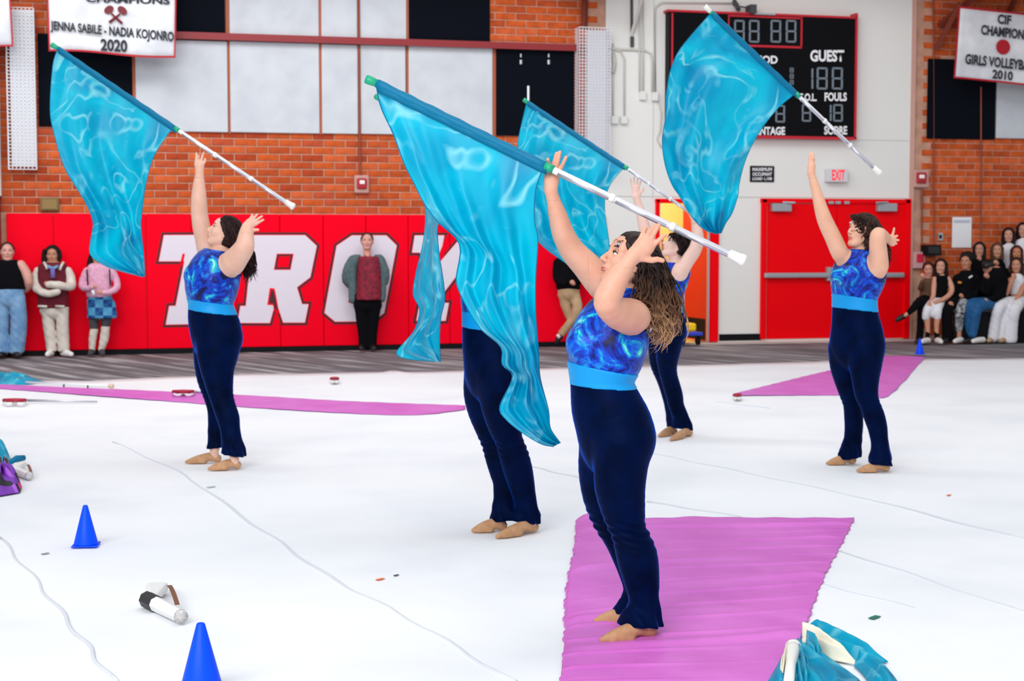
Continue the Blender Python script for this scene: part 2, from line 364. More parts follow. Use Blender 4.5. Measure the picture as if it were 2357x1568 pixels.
hole([(637, 584), (676, 584), (669, 621.5), (630, 621.5)]); hole([(822, 590), (862, 590), (843, 697), (801, 697)])
a = MB(); wall_poly(a, [(621, 663), (632, 664), (636, 682), (643, 722), (630, 716), (628.5, 703), (615, 702)], 0.07, 0.0815); a.build('letter_edge', m_red_pad, parent=pads)
a = MB(); wall_poly(a, [(624, 668), (630, 669), (640, 716), (632, 712), (630, 699), (619, 698)], 0.07, 0.0823); a.build('letter_outline', m_letter_dark, parent=pads)
a = MB(); wall_poly(a, [(420, 584), (426, 584), (420, 612), (414, 610)], 0.07, 0.0815); a.build('letter_edge', m_red_pad, parent=pads)
a = MB(); wall_poly(a, [(1028, 541), (1034, 541), (1021, 590), (1013, 604), (1009, 588)], 0.07, 0.0815); a.build('letter_edge', m_red_pad, parent=pads)

# ---- baseboard + threshold of the painted bay
mb = MB(); wbox(mb, 1656, 769, 1752, 784, 0.03, 0.045); wbox(mb, 1393, 775, 1508, 790, 0.03, 0.045); mb.build('baseboard_painted', m_black, kind='structure', origin=(0, 0, 0))
mb = MB(); mb.box(xa, xb_ + 0.1, WALL - 0.22, WALL - 0.03, -0.022, -0.002); mb.build('trim_5', mat('threshold', (206, 186, 178), 0.6), kind='structure', origin=(0, 0, 0))

# ---- double exit door
d1 = thing('door_1', on_wall(1924, 778, 0.03), None, None, kind='structure')
mb = MB(); wbox(mb, 1753, 458, 1765, 781, 0.03, 0.09); wbox(mb, 2083, 458, 2096, 779, 0.03, 0.09); wbox(mb, 1753, 458, 2096, 468, 0.03, 0.09); mb.build('door_frame', m_red_door, parent=d1, bevel=0.008)
for x0, x1 in ((1766.5, 1924), (1925.5, 2082)):
    mb = MB(); wbox(mb, x0, 469, x1, 779, 0.03, 0.055); lf = mb.build('door_leaf', m_red_door, parent=d1)
for x0, x1, xe in ((1762, 1912, 1910), (1935, 2083, 1938)):
    mb = MB(); wbox(mb, x0, 628, x1, 640, 0.09, 0.16); mb.build('push_bar', m_bracket, parent=d1, bevel=0.02)
    mb = MB(); wbox(mb, xe - 5, 615, xe + 5, 647, 0.055, 0.14); mb.build('bar_bracket', m_bracket, parent=d1, bevel=0.01)
for x0 in (1779, 2022):
    mb = MB(); wbox(mb, x0, 468, x0 + 44, 487, 0.055, 0.15); mb.tube([on_wall(x0 + 22, 466, 0.12), on_wall(x0 + (52 if x0 < 1900 else -5), 467, 0.2)], 0.02, 6); mb.build('door_closer', m_bracket, parent=d1, bevel=0.012)
mb = MB()
for x in (1908, 1924, 1944): wbox(mb, x, 463, x + 12, 470, 0.09, 0.11)
mb.build('door_catch', m_bracket, parent=d1, bevel=0.006)
# ---- open doorway with a lit room behind
d2 = thing('door_2', on_wall(1572, 787, 0.03), None, None, kind='structure')
mb = MB(); wbox(mb, 1510, 458, 1518, 787, -0.28, 0.08); wbox(mb, 1632, 458, 1655, 787, -0.05, 0.08); wbox(mb, 1510, 458, 1655, 467, -0.28, 0.08); mb.build('door_frame', m_red_door, parent=d2, bevel=0.008)
mb = MB(); wbox(mb, 1629, 470, 1633, 787, 0.06, 0.1); mb.build('hinge_strip', m_steel, parent=d2)
hx = dA1; L_ = 0.88; an = math.radians(86)
lf = MB(); p0 = np.array([hx - 0.01, WALL + 0.02, 0]); p1 = p0 + np.array([-math.cos(an) * L_, math.sin(an) * L_, 0]); nn = np.array([math.sin(an), math.cos(an), 0]) * 0.045
lf.prism([p0 + (0, 0, 0.01), p1 + (0, 0, 0.01), p1 + (0, 0, dz - 0.03), p0 + (0, 0, dz - 0.03)], [p0 + nn + (0, 0, 0.01), p1 + nn + (0, 0, 0.01), p1 + nn + (0, 0, dz - 0.03), p0 + nn + (0, 0, dz - 0.03)])
lf.build('door_leaf', mat('orange_red_door', (214, 34, 6), 0.5), parent=d2)
kp = MB(); q = -nn * 0.1; kp.prism([p0 + q + (0, 0, 0.03), p1 + q + (0, 0, 0.03), p1 + q + (0, 0, 0.34), p0 + q + (0, 0, 0.34)], [p0 + (0, 0, 0.03), p1 + (0, 0, 0.03), p1 + (0, 0, 0.34), p0 + (0, 0, 0.34)]); kp.build('kick_plate', m_black, parent=d2)
m_yroom = mat('warm_painted_room', (236, 206, 130), 0.8)
rm = MB(); rm.box(dA0 - 0.6, dA1 + 0.5, WALL + 2.4, WALL + 2.5, -0.02, 2.9); rm.box(dA0 - 0.7, dA0 - 0.6, WALL + 0.3, WALL + 2.5, -0.02, 2.9); rm.box(dA1 + 0.5, dA1 + 0.6, WALL + 0.3, WALL + 2.5, -0.02, 2.9); rm.box(dA0 - 0.7, dA1 + 0.6, WALL + 0.3, WALL + 2.5, 2.9, 3.0); rm.box(dA0 - 0.7, dA1 + 0.6, WALL + 0.3, WALL + 2.5, -0.06, -0.02)
rm.build('wall_storeroom', m_yroom, kind='structure', origin=(0, 0, 0))
area(((dA0 + dA1) / 2, WALL + 1.2, 2.8), ((dA0 + dA1) / 2, WALL + 1.25, 0), 0.8, 0.8, 44, (1.0, 0.93, 0.78))
cl = thing('storeroom_cabinet', (dA0 + 0.25, WALL + 2.15, 0), 'dark cabinet shape inside the yellow lit room behind the open red door', 'cabinet')
mb = MB(); mb.box(dA0 + 0.05, dA0 + 0.75, WALL + 1.9, WALL + 2.38, 0, 1.55); mb.build('body', mat('brown_cabinet', (88, 66, 46), 0.7), parent=cl)
mb = MB(); mb.box(dA0 + 0.08, dA0 + 0.39, WALL + 1.88, WALL + 1.9, 0.05, 1.5); mb.box(dA0 + 0.41, dA0 + 0.72, WALL + 1.88, WALL + 1.9, 0.05, 1.5); mb.build('cabinet_door', mat('tan_cabinet', (200, 160, 96), 0.6), parent=cl)
# flat cart in the doorway
co_ = on_wall(1580, 795, 0.35); ct = thing('platform_cart', (co_[0], co_[1], 0), 'grey handled platform cart with a blue deck in the open doorway', 'cart')
cx, cy = co_[0], co_[1]
mb = MB(); mb.box(cx - 0.2, cx + 0.14, cy - 0.3, cy + 0.45, 0.14, 0.19); mb.build('deck', mat('blue_deck', (30, 60, 190), 0.5), parent=ct, bevel=0.01)
mb = MB(); hz = [(cx - 0.16, cy + 0.4, 0.19), (cx - 0.16, cy + 0.4, 0.78), (cx - 0.12, cy + 0.4, 0.86), (cx + 0.0, cy + 0.4, 0.88), (cx + 0.08, cy + 0.4, 0.82), (cx + 0.1, cy + 0.4, 0.72), (cx + 0.1, cy + 0.4, 0.19)]
mb.tube(hz, 0.022, 8); mb.build('handle', mat('grey_tube', (170, 180, 196), 0.4), parent=ct, smooth=True)
mb = MB(); mb.box(cx - 0.15, cx + 0.09, cy + 0.38, cy + 0.4, 0.34, 0.52); mb.build('handle_plate', mat('grey_plate', (140, 150, 170), 0.5), parent=ct)
for dx, dy in ((-0.15, -0.22), (0.09, -0.22), (-0.15, 0.36), (0.09, 0.36)):
    mb = MB(); mb.tube([(cx + dx - 0.02, cy + dy, 0.065), (cx + dx + 0.02, cy + dy, 0.065)], 0.065, 14); mb.build('wheel', m_black, parent=ct)
yb = thing('yellow_tool_case', (cx + 0.04, cy + 0.05, 0.19), 'small yellow case lying on the blue cart deck', 'case')
mb = MB(); mb.box(cx - 0.04, cx + 0.12, cy - 0.1, cy + 0.15, 0.19, 0.31); mb.build('case_body', mat('yellow_plastic', (250, 200, 0), 0.5), parent=yb, bevel=0.03)
mb = MB(); mb.tube([(cx - 0.01, cy, 0.305), (cx - 0.01, cy, 0.35), (cx + 0.09, cy, 0.35), (cx + 0.09, cy, 0.305)], 0.012, 6); mb.build('case_handle', m_black, parent=yb)

# ---- scoreboard
sb = thing('scoreboard', on_wall(1755, 316, 0.1), 'black red-edged scoreboard on the white wall with GUEST and unlit digits', 'scoreboard')
mb = MB(); wbox(mb, 1540, 32, 1971, 315, 0.03, 0.2); mb.build('cabinet', mat('score_black', (8, 9, 13), 0.5, spec=0.1), parent=sb)
mb = MB(); wbox(mb, 1537, 30, 1972, 35, 0.03, 0.215); wbox(mb, 1537, 312, 1972, 318, 0.03, 0.215); wbox(mb, 1545, 30, 1549, 318, 0.1, 0.215); wbox(mb, 1968, 30, 1973, 318, 0.03, 0.215); mb.build('cabinet_edge', m_red_edge, parent=sb)
mb = MB(); wbox(mb, 1676, 37, 1846, 41, 0.2, 0.21); wbox(mb, 1676, 104, 1846, 109, 0.2, 0.21); wbox(mb, 1676, 37, 1679, 109, 0.2, 0.21); wbox(mb, 1843, 37, 1847, 109, 0.2, 0.21); mb.build('clock_frame', m_red_edge, parent=sb)
def digit(x0, y0, x1, y1, segs='abcdefg', t=None):
    t = t or (x1 - x0) * 0.17; ym = (y0 + y1) / 2; g = t * 0.45; mb = MB()
    S = {'a': (x0 + g, y0, x1 - g, y0 + t), 'd': (x0 + g, y1 - t, x1 - g, y1), 'g': (x0 + g, ym - t / 2, x1 - g, ym + t / 2), 'f': (x0, y0 + g, x0 + t, ym - g / 2), 'b': (x1 - t, y0 + g, x1, ym - g / 2), 'e': (x0, ym + g / 2, x0 + t, y1 - g), 'c': (x1 - t, ym + g / 2, x1, y1 - g)}
    for s in segs: wbox(mb, *S[s], 0.2, 0.206)
    mb.build('digit', m_digit, parent=sb)
for x in (1690, 1724, 1774, 1809): digit(x, 46, x + 24, 98)
digit(1862, 156, 1872, 206, 'bc', 4); digit(1880, 155, 1905, 206); digit(1915, 155, 1940, 206)
digit(1785, 242, 1807, 282); digit(1846, 240, 1867, 280); digit(1905, 240, 1914, 280, 'bc', 3.6); digit(1918, 240, 1940, 280)
for y in (156, 170, 184): digit(1818, y, 1827, y + 11, 'abcdefg', 2)
for s, x0, y0, x1, y1 in [('PERIOD', 1712, 128, 1790, 147), ('GUEST', 1865, 115, 1943, 142), ('T.O.L.', 1838, 215, 1880, 233), ('FOULS', 1898, 213, 1949, 233), ('T.O.L.', 1565, 215, 1610, 233), ('ADVANTAGE', 1700, 292, 1807, 311), ('SCORE', 1897, 290, 1950, 310), ('T.O.L.', 1780, 215, 1814, 231)]:
    if s == 'T.O.L.' and x0 != 1838: continue
    wtext(s, x0, y0, x1, y1, 0.204, m_signwhite, sb, bold=0.035)
cm = thing('wall_camera', on_wall(1725, 25, 0.2), 'small dark camera and bracket on top of the scoreboard', 'camera')
mb = MB(); wbox(mb, 1728, 10, 1742, 30, 0.1, 0.3); mb.tube([on_wall(1687, 12, 0.2), on_wall(1730, 20, 0.2)], 0.012, 6); mb.tube([on_wall(1690, 3, 0.15), on_wall(1700, 22, 0.3)], 0.035, 8); mb.build('camera_body', mat('dark_grey', (60, 62, 66), 0.5), parent=cm)
mb = MB(); wbox(mb, 1736, 30, 1785, 34, 0.05, 0.24); mb.build('mounting_plate', m_steel, parent=cm)

# ---- signs
es = thing('exit_sign', on_wall(1927, 420, 0.03), 'grey box sign with red EXIT letters above the double door', 'exit sign')
mb = MB(); wbox(mb, 1905, 389, 1952, 419, 0.03, 0.15); mb.build('housing', mat('exit_housing', (214, 214, 218), 0.5), parent=es, bevel=0.008)
wtext('EXIT', 1915, 391, 1945, 415, 0.152, mat('exit_red', (240, 40, 60), 0.4, emit=((250, 30, 50), 0.5)), es, bold=0.03)
os_ = thing('occupancy_sign', on_wall(1755, 418, 0.03), 'small black plate with three lines of white capitals on the white wall', 'sign')
mb = MB(); wbox(mb, 1727, 382, 1782, 419, 0.03, 0.045); mb.build('plate', m_black, parent=os_)
for s, y in (('MAXIMUM', 386), ('OCCUPANT', 397), ('LOAD 1,100', 408)): wtext(s, 1732, y, 1777, y + 8, 0.047, m_signwhite, os_, bold=0.03)
# ---- banners (hang a little off the wall)
def banner(name, tl, tr, br, bl, off, label, lines, sag=8, extras=None):
    bt = thing(name, on_wall((bl[0] + br[0]) / 2, (bl[1] + br[1]) / 2, off), label, 'banner')
    def PT(u, v, o=0.0, ex=0):
        x = (tl[0] * (1 - u) + tr[0] * u) * (1 - v) + (bl[0] * (1 - u) + br[0] * u) * v; y = (tl[1] * (1 - u) + tr[1] * u) * (1 - v) + (bl[1] * (1 - u) + br[1] * u) * v
        y += -sag * v * math.sin(u * 2 * math.pi) * 0.35
        return on_wall(x, y, off + o + 0.02 * math.sin(u * 9 + v * 2) * v)
    mb = MB(); mb.grid([[PT(u, v) for u in np.linspace(0, 1, 24)] for v in np.linspace(0, 1, 14)]); mb.build('cloth', m_banner, parent=bt, smooth=True, solid=0.004)
    e = MB(); W = abs(tr[0] - tl[0]); H = abs(bl[1] - tl[1]); du, dv = 3.6 / W, 4.2 / H
    for u0, u1, v0, v1 in ((0, du, 0, 1), (1 - du, 1, 0, 1), (0, 1, 0, dv), (0, 1, 1 - dv, 1)):
        e.grid([[PT(u, v, 0.006) for u in np.linspace(u0, u1, 24 if u1 - u0 > .5 else 2)] for v in np.linspace(v0, v1, 14 if v1 - v0 > .5 else 2)])
    e.build('border', m_banner_red, parent=bt, solid=0.006)
    for s, u0, v0, u1, v1, dvt in lines:
        text(s, [PT(u0, v0, .03), PT(u1, v0 + dvt, .03), PT(u1, v1 + dvt, .03), PT(u0, v1, .03)], m_ink, bt, bold=0.035)
    return bt, PT
bt, PT = banner('championship_banner', (104, -110), (408, -112), (404, 133), (112, 118), 0.6, 'white red-edged banner lettered with two names and 2020 below crossed rackets', [
    ('CHAMPIONS', 0.30, 0.43, 0.95, 0.50, 0.0), ('JENNA SABILE - NADIA KOJONRO', 0.02, 0.69, 0.985, 0.81, 0.065), ('2020', 0.41, 0.855, 0.62, 0.975, -0.01)])
rk = MB()
for sx in (-1, 1):
    hx_, hy = 0.53 + sx * 0.052, 0.565
    ell = [PT(hx_ + 0.035 * math.cos(a) * 1 + sx * 0.012 * math.sin(a), hy + 0.042 * math.sin(a), .034) for a in np.linspace(0, 2 * math.pi, 20, endpoint=False)]
    rk.prism(ell, [np.array(p) + (0, 0.006, 0) for p in ell])
    rk.tube([PT(hx_ - sx * 0.018, hy + 0.035, .034), PT(0.53 - sx * 0.05, hy + 0.125, .034)], [0.012, 0.02], 6)
rk.build('racket_emblem', mat('emblem_dark_red', (110, 8, 26), 0.6), parent=bt)
bt, PT = banner('championship_banner', (2207, 14), (2520, 48), (2510, 212), (2195, 180), 0.6, 'white banner at top right lettered CIF CHAMPIONS GIRLS VOLLEYBALL 2010 with a red ball', [
    ('CIF', 0.29, 0.05, 0.39, 0.185, 0.0), ('CHAMPIONS', 0.175, 0.22, 0.52, 0.36, 0.01), ('GIRLS VOLLEYBALL', 0.075, 0.645, 0.60, 0.79, 0.0), ('2010', 0.28, 0.825, 0.43, 0.955, 0.0)], sag=2)
dk = MB(); cc = [PT(0.345 + 0.05 * math.cos(a), 0.50 + 0.105 * math.sin(a), .03) for a in np.linspace(0, 2 * math.pi, 28, endpoint=False)]; dk.prism(cc, [np.array(p) + (0, 0.006, 0) for p in cc]); dk.build('ball_emblem', m_banner_red, parent=bt)
banner('championship_banner', (-260, -120), (18, -118), (31, 107), (-250, 112), 0.6, 'white red-edged banner corner at the top left edge of the picture', [], sag=0)

# ---- wire-guarded wall units
def guard(x0, y0, x1, y1, label, inner):
    g = thing('guarded_light', on_wall((x0 + x1) / 2, y1, 0.1), label, 'light')
    mb = MB(); wbox(mb, *inner, 0.03, 0.17); mb.build('fixture_body', mat('fixture_white', (228, 230, 234), 0.5), parent=g, bevel=0.01)
    m = MB(); a0 = on_wall(x0, y0, 0.3); a1 = on_wall(x1, y1, 0.3); X0, X1, Z1, Z0 = a0[0], a1[0], a0[2], a1[2]; yy = WALL - 0.3
    nx, nz_ = max(2, int((X1 - X0) / 0.045)), int((Z1 - Z0) / 0.045); r = 0.0045
    for i in range(nx + 1):
        x = X0 + (X1 - X0) * i / nx; m.box(x - r, x + r, yy - r, yy + r, Z0, Z1)
    for i in range(nz_ + 1):
        z = Z0 + (Z1 - Z0) * i / nz_; m.box(X0, X1, yy - r, yy + r, z - r, z + r); m.box(X0 - r, X0 + r, yy, WALL - 0.03, z - r, z + r); m.box(X1 - r, X1 + r, yy, WALL - 0.03, z - r, z + r)
    for y in (WALL - 0.12, WALL - 0.2):
        m.box(X0 - r, X0 + r, y - r, y + r, Z0, Z1); m.box(X1 - r, X1 + r, y - r, y + r, Z0, Z1)
    m.build('wire_guard', mat('guard_white', (232, 234, 240), 0.5), parent=g)
guard(12, 16, 84, 390, 'tall white wire-guarded wall light at the left edge beside a banner', (24, 22, 82, 384))
guard(1334, 62, 1404, 392, 'tall white wire-guarded wall light beside the white wall', (1352, 70, 1396, 388))
# ---- alarms, boxes, papers
def alarm(x, y, label, cond):
    a = thing('fire_alarm', on_wall(x, y + 22, 0.05), label, 'alarm')
    mb = MB(); wbox(mb, x - 17, y - 20, x + 17, y + 22, 0.01, 0.08); mb.build('guard_box', mat('pink_box', (196, 150, 140), 0.4), parent=a, bevel=0.02)
    mb = MB(); wbox(mb, x - 11, y - 13, x + 12, y + 12, 0.08, 0.12); mb.build('strobe', mat('alarm_red', (176, 20, 34), 0.35), parent=a, bevel=0.02)
    mb = MB(); wbox(mb, x - 5, y - 8, x + 7, y + 1, 0.12, 0.14); mb.build('lens', mat('strobe_lens', (250, 240, 240), 0.1), parent=a, bevel=0.01)
    mb = MB(); mb.tube([on_wall(cond[0], cond[1], 0.075), on_wall(cond[2], cond[3], 0.075)], 0.018, 8); mb.build('conduit', m_conduit_r, parent=a)
alarm(833, 423, 'red strobe fire alarm on brown conduit under the white acoustic panels', (825, -60, 829, 402))
alarm(2122, 410, 'red strobe fire alarm on the brick right of the double door', (2122, 432, 2122, 480))
def wallbox(name, x0, y0, x1, y1, m, label, cat, d=0.06, bev=0.008, extra=None):
    t = thing(name, on_wall((x0 + x1) / 2, y1, 0.02), label, cat)
    mb = MB(); wbox(mb, x0, y0, x1, y1, 0.01, d); mb.build('housing', m, parent=t, bevel=bev)
    if extra:
        mb = MB(); wbox(mb, *extra[0], d, d + 0.012); mb.build(extra[2], extra[1], parent=t)
    return t
m_olive = mat('olive_box', (120, 92, 40), 0.6)
wallbox('junction_box', 92, 455, 136, 485, m_olive, 'brown box on the brick wall above the red pads', 'box', 0.09, extra=((97, 459, 131, 481), mat('olive_lid', (136, 106, 50), 0.5), 'lid'))
wallbox('notice_sheet', 2192, 500, 2236, 570, m_signwhite, 'white paper notice taped to the brick above the seated audience', 'notice', 0.02, 0, extra=((2196, 506, 2232, 512), mat('faint_print', (196, 200, 214), 0.8), 'print'))
wallbox('light_switch', 2160, 536, 2171, 554, m_steel, 'small grey switch on the brick left of the paper notice', 'switch', 0.03, 0.004, extra=((2163, 541, 2168, 549), m_black, 'toggle'))
wallbox('black_box', 2133, 564, 2167, 588, m_black, 'black box on the brick behind the leftmost seated girl', 'box', 0.2, 0.01, extra=((2137, 568, 2163, 584), mat('box_face', (30, 30, 32), 0.3), 'front_panel'))
wallbox('fire_pull_station', 2103, 580, 2130, 618, mat('clear_cover', (206, 160, 160), 0.3), 'pink and red pull station low on the brick beside the double door', 'alarm', 0.08, 0.01, extra=((2111, 585, 2127, 604), mat('pull_red', (214, 20, 60), 0.4), 'pull_face'))
# electrical boxes and conduits on the white wall
for x0, y0, x1, y1, lb, pth in [
    (1408, 267, 1424, 285, 'leftmost small white outlet box on the white wall', [(1411, 100), (1411, 270)]),
    (1430, 267, 1445, 285, 'second white outlet box fed by a curved conduit', [(1408, 112), (1428, 118), (1437, 135), (1437, 270)]),
    (1474, 210, 1488, 230, 'third white outlet box below two straight conduits', [(1480, 0), (1480, 212)]),
    (1502, 212, 1516, 232, 'white outlet box nearest the scoreboard with a loose cord', [(1700, 8), (1525, 6), (1510, 16), (1508, 30), (1508, 214)])]:
    t = wallbox('outlet_box', x0, y0, x1, y1, m_offwhite, lb, 'outlet', 0.1)
    P = np.array([on_wall(x, y, 0.055) for x, y in pth]); mb = MB(); mb.tube(P, 0.014, 6); mb.build('conduit', m_conduit_w, parent=t, smooth=True)
mb = MB(); mb.tube([on_wall(x, y, 0.06) for x, y in [(1400, 110), (1430, 114), (1485, 116), (1498, 124), (1501, 140), (1501, 214)]], 0.014, 6); mb.tube([on_wall(1472, 0, 0.06), on_wall(1472, 212, 0.06)], 0.012, 6)
mb.tube([on_wall(x, y, 0.06) for x, y in [(1514, 224), (1522, 260), (1520, 300), (1512, 320), (1522, 340)]], 0.008, 6)
mb.tube([on_wall(x, y, 0.09) for x, y in [(1411, 122), (1415, 145), (1411, 168)]], 0.025, 6)
mb.build('wall_conduit', m_conduit_w, parent=wall_white, smooth=True)
br = thing('wall_brace', on_wall(1455, 108, 0.1), 'diagonal painted steel brace at the top of the white wall', 'brace')
mb = MB(); mb.tube([on_wall(1484, -20, 0.5), on_wall(1455, 76, 0.1)], 0.03, 4); mb.build('strut', m_conduit_w, parent=br)
mb = MB(); mb.tube([on_wall(1454, -20, 0.1), on_wall(1454, 74, 0.1)], 0.022, 4); mb.tube([on_wall(1455, 84, 0.06), on_wall(1455, 108, 0.06)], 0.03, 4); mb.build('rail', mat('dark_steel', (70, 72, 74), 0.5), parent=br)
# roof soffit over the top of the wall, shades the upper brick
sf = MB(); sf.box(gx0, gx1, WALL - 1.6, WALL + 0.3, z_top, z_top + 0.2); sf.build('ceiling_soffit', m_white_wall, kind='structure', origin=(0, 0, 0))
for i, (x0_, x1_, zz, dd_) in enumerate(((on_wall(1262, 0)[0], xa - .05, 5.05, 1.3), (xb_ + .1, gx1, 5.3, 2.4))):
    MB().box(x0_, x1_, WALL - dd_, WALL, zz, zz + .22).build('ceiling_shade_beam', m_red_steel, kind='structure', origin=(0, 0, 0))  # unseen beams above the view, added to block light from the upper brick
# ================================================================= BODIES: one signed-distance surface per figure
def smin(a, b, k):
    h = np.maximum(k - np.abs(a - b), 0) / k
    return np.minimum(a, b) - h * h * k * 0.25
def smax(a, b, k): return -smin(-a, -b, k)
def refine(S, n=3):
    S = np.asarray(S, float)
    if len(S) < 3: return S
    P = np.vstack([2 * S[0] - S[1], S, 2 * S[-1] - S[-2]]); out = []
    for i in range(1, len(P) - 2):
        for j in range(n):
            t = j / n; a, b, c, d = P[i - 1], P[i], P[i + 1], P[i + 2]
            out.append(0.5 * (2 * b + (c - a) * t + (2 * a - 5 * b + 4 * c - d) * t * t + (3 * b - a - 3 * c + d) * t ** 3))
    out.append(P[-2]); out = np.array(out); out[:, 3] = np.maximum(out[:, 3], 0.002); return out
class Chain:
    """tapering limb through stations (x, y, z, r); k > 1 widens it along axis n"""
    def __init__(s, st, n=None, k=1.0, sub=3):
        s.S = refine(st, sub); s.n = None if n is None else np.asarray(n, float) / np.linalg.norm(n); s.k = k; s._prep()
    def _prep(s):
        P, r = s.S[:, :3], s.S[:, 3] * max(1, s.k); s.lo = (P - r[:, None]).min(0); s.hi = (P + r[:, None]).max(0)
    def grown(s, d, f=1.0):
        c = Chain.__new__(Chain); c.S = s.S.copy(); c.S[:, 3] = np.maximum(c.S[:, 3] * f + d, 0.003); c.n = s.n; c.k = s.k; c._prep(); return c
    def d(s, P):
        A = s.S[:, :3]
        if s.n is not None and s.k != 1:
            o = A.mean(0); q = 1 - 1 / s.k
            P = P - ((P - o) @ s.n)[:, None] * s.n * q; A = A - ((A - o) @ s.n)[:, None] * s.n * q
        out = np.full(len(P), 9.0)
        for i in range(max(1, len(A) - 1)):
            a = A[i]; b = A[min(i + 1, len(A) - 1)]; ab = b - a; L = float(ab @ ab) + 1e-12
            pa = P - a; t = np.clip(pa @ ab / L, 0, 1)
            np.minimum(out, np.sqrt(((pa - t[:, None] * ab) ** 2).sum(1)) - (s.S[i, 3] + t * (s.S[min(i + 1, len(A) - 1), 3] - s.S[i, 3])), out=out)
        return out
class Ell:
    def __init__(s, c, R, rad): s.c = np.asarray(c, float); s.R = np.asarray(R, float); s.r = np.asarray(rad, float); m = s.r.max(); s.lo = s.c - m; s.hi = s.c + m
    def grown(s, d, f=1.0): return Ell(s.c, s.R, s.r * f + d)
    def d(s, P):
        q = (P - s.c) @ s.R.T; k0 = np.sqrt(((q / s.r) ** 2).sum(1)); k1 = np.sqrt(((q / s.r ** 2) ** 2).sum(1)) + 1e-9
        return k0 * (k0 - 1) / k1
def field(prims, P, margin, big=1.0):
    """prims: list of (prim, k) union or (prim, k, 'sub')"""
    d = np.full(len(P), big, float)
    for pr in prims:
        p, k = pr[0], pr[1]; m = np.all((P > p.lo - margin) & (P < p.hi + margin), axis=1)
        if not m.any(): continue
        v = p.d(P[m]); d[m] = smax(d[m], -v, k) if len(pr) > 2 else smin(d[m], v, k)
    return d
def nets(fn, lo, hi, res, B=8):
    lo = np.asarray(lo, float); hi = np.asarray(hi, float); n = np.ceil((hi - lo) / res / B).astype(int) * B + 1
    nb = (n - 1) // B; bi = np.stack(np.meshgrid(*[np.arange(k) for k in nb], indexing='ij'), -1).reshape(-1, 3)
    cen = lo + (bi * B + B / 2) * res; dc = fn(cen, 0.05 + B * res); half = B * res * 0.87
    act = np.abs(dc) < half * 1.6 + 0.012
    V = np.ones(n, np.float32)
    for b, dv in zip(bi[~act], dc[~act]):
        if dv < 0: V[b[0] * B:b[0] * B + B + 1, b[1] * B:b[1] * B + B + 1, b[2] * B:b[2] * B + B + 1] = -1
    o = np.stack(np.meshgrid(*[np.arange(B + 1)] * 3, indexing='ij'), -1).reshape(-1, 3)
    ab = bi[act]
    for s in range(0, len(ab), 600):
        I = (ab[s:s + 600, None, :] * B + o[None]).reshape(-1, 3); V[I[:, 0], I[:, 1], I[:, 2]] = fn(lo + I * res, 0.045)
    S = V < 0
    c = [S[i:n[0] - 1 + i, j:n[1] - 1 + j, k:n[2] - 1 + k] for i in (0, 1) for j in (0, 1) for k in (0, 1)]
    any_ = c[0].copy(); all_ = c[0].copy()
    for x in c[1:]: any_ |= x; all_ &= x
    cell = np.argwhere(any_ & ~all_)
    idx = -np.ones(n - 1, np.int64); idx[cell[:, 0], cell[:, 1], cell[:, 2]] = np.arange(len(cell))
    cor = [(0, 0, 0), (1, 0, 0), (0, 1, 0), (1, 1, 0), (0, 0, 1), (1, 0, 1), (0, 1, 1), (1, 1, 1)]
    cv = np.stack([V[cell[:, 0] + a, cell[:, 1] + b, cell[:, 2] + q] for a, b, q in cor], 1)
    acc = np.zeros((len(cell), 3)); cnt = np.zeros(len(cell)); ca = np.array(cor, float)
    for i, j in [(0, 1), (2, 3), (4, 5), (6, 7), (0, 2), (1, 3), (4, 6), (5, 7), (0, 4), (1, 5), (2, 6), (3, 7)]:
        m = (cv[:, i] < 0) != (cv[:, j] < 0); t = np.where(m, cv[:, i] / (cv[:, i] - cv[:, j] + 1e-12), 0)
        acc += (ca[i] + t[:, None] * (ca[j] - ca[i])) * m[:, None]; cnt += m
    verts = lo + (cell + acc / cnt[:, None]) * res
    F = []
    for ax in range(3):
        a1, a2 = (ax + 1) % 3, (ax + 2) % 3
        s0 = [slice(0, -1)] * 3; s1 = [slice(0, -1)] * 3; s0[ax] = slice(0, n[ax] - 1); s1[ax] = slice(1, n[ax])
        for s_ in (s0, s1): s_[a1] = slice(1, n[a1] - 1); s_[a2] = slice(1, n[a2] - 1)
        A, Bq = S[tuple(s0)], S[tuple(s1)]; e = np.argwhere(A != Bq); fl = A[e[:, 0], e[:, 1], e[:, 2]]
        e = e.copy(); e[:, a1] += 1; e[:, a2] += 1
        def g(da, db):
            q = e.copy(); q[:, a1] += da; q[:, a2] += db; return idx[q[:, 0], q[:, 1], q[:, 2]]
        Q = np.stack([g(-1, -1), g(0, -1), g(0, 0), g(-1, 0)], 1); Q[~fl] = Q[~fl][:, ::-1]
        F.append(Q[(Q >= 0).all(1)])
    return verts, np.concatenate(F)
def mesh_np(name, parts, m, parent, label=None, smooth=True):
    V, F, o = [], [], 0
    for v, f in parts: V.append(v); F.append(f + o); o += len(v)
    V = np.concatenate(V); F = np.concatenate(F)
    me = bpy.data.meshes.new(name); me.vertices.add(len(V)); me.vertices.foreach_set('co', V.astype(np.float32).ravel())
    me.loops.add(len(F) * 4); me.loops.foreach_set('vertex_index', F.astype(np.int32).ravel())
    me.polygons.add(len(F)); me.polygons.foreach_set('loop_start', np.arange(0, len(F) * 4, 4, dtype=np.int32)); 
    try: me.polygons.foreach_set('loop_total', np.full(len(F), 4, dtype=np.int32))
    except Exception: pass
    me.polygons.foreach_set('use_smooth', np.ones(len(F), bool)); me.update(calc_edges=True); me.validate()
    me.materials.append(m); ob = bpy.data.objects.new(name, me); COL.objects.link(ob); ob.parent = parent
    if label: ob['label'] = label
    return ob
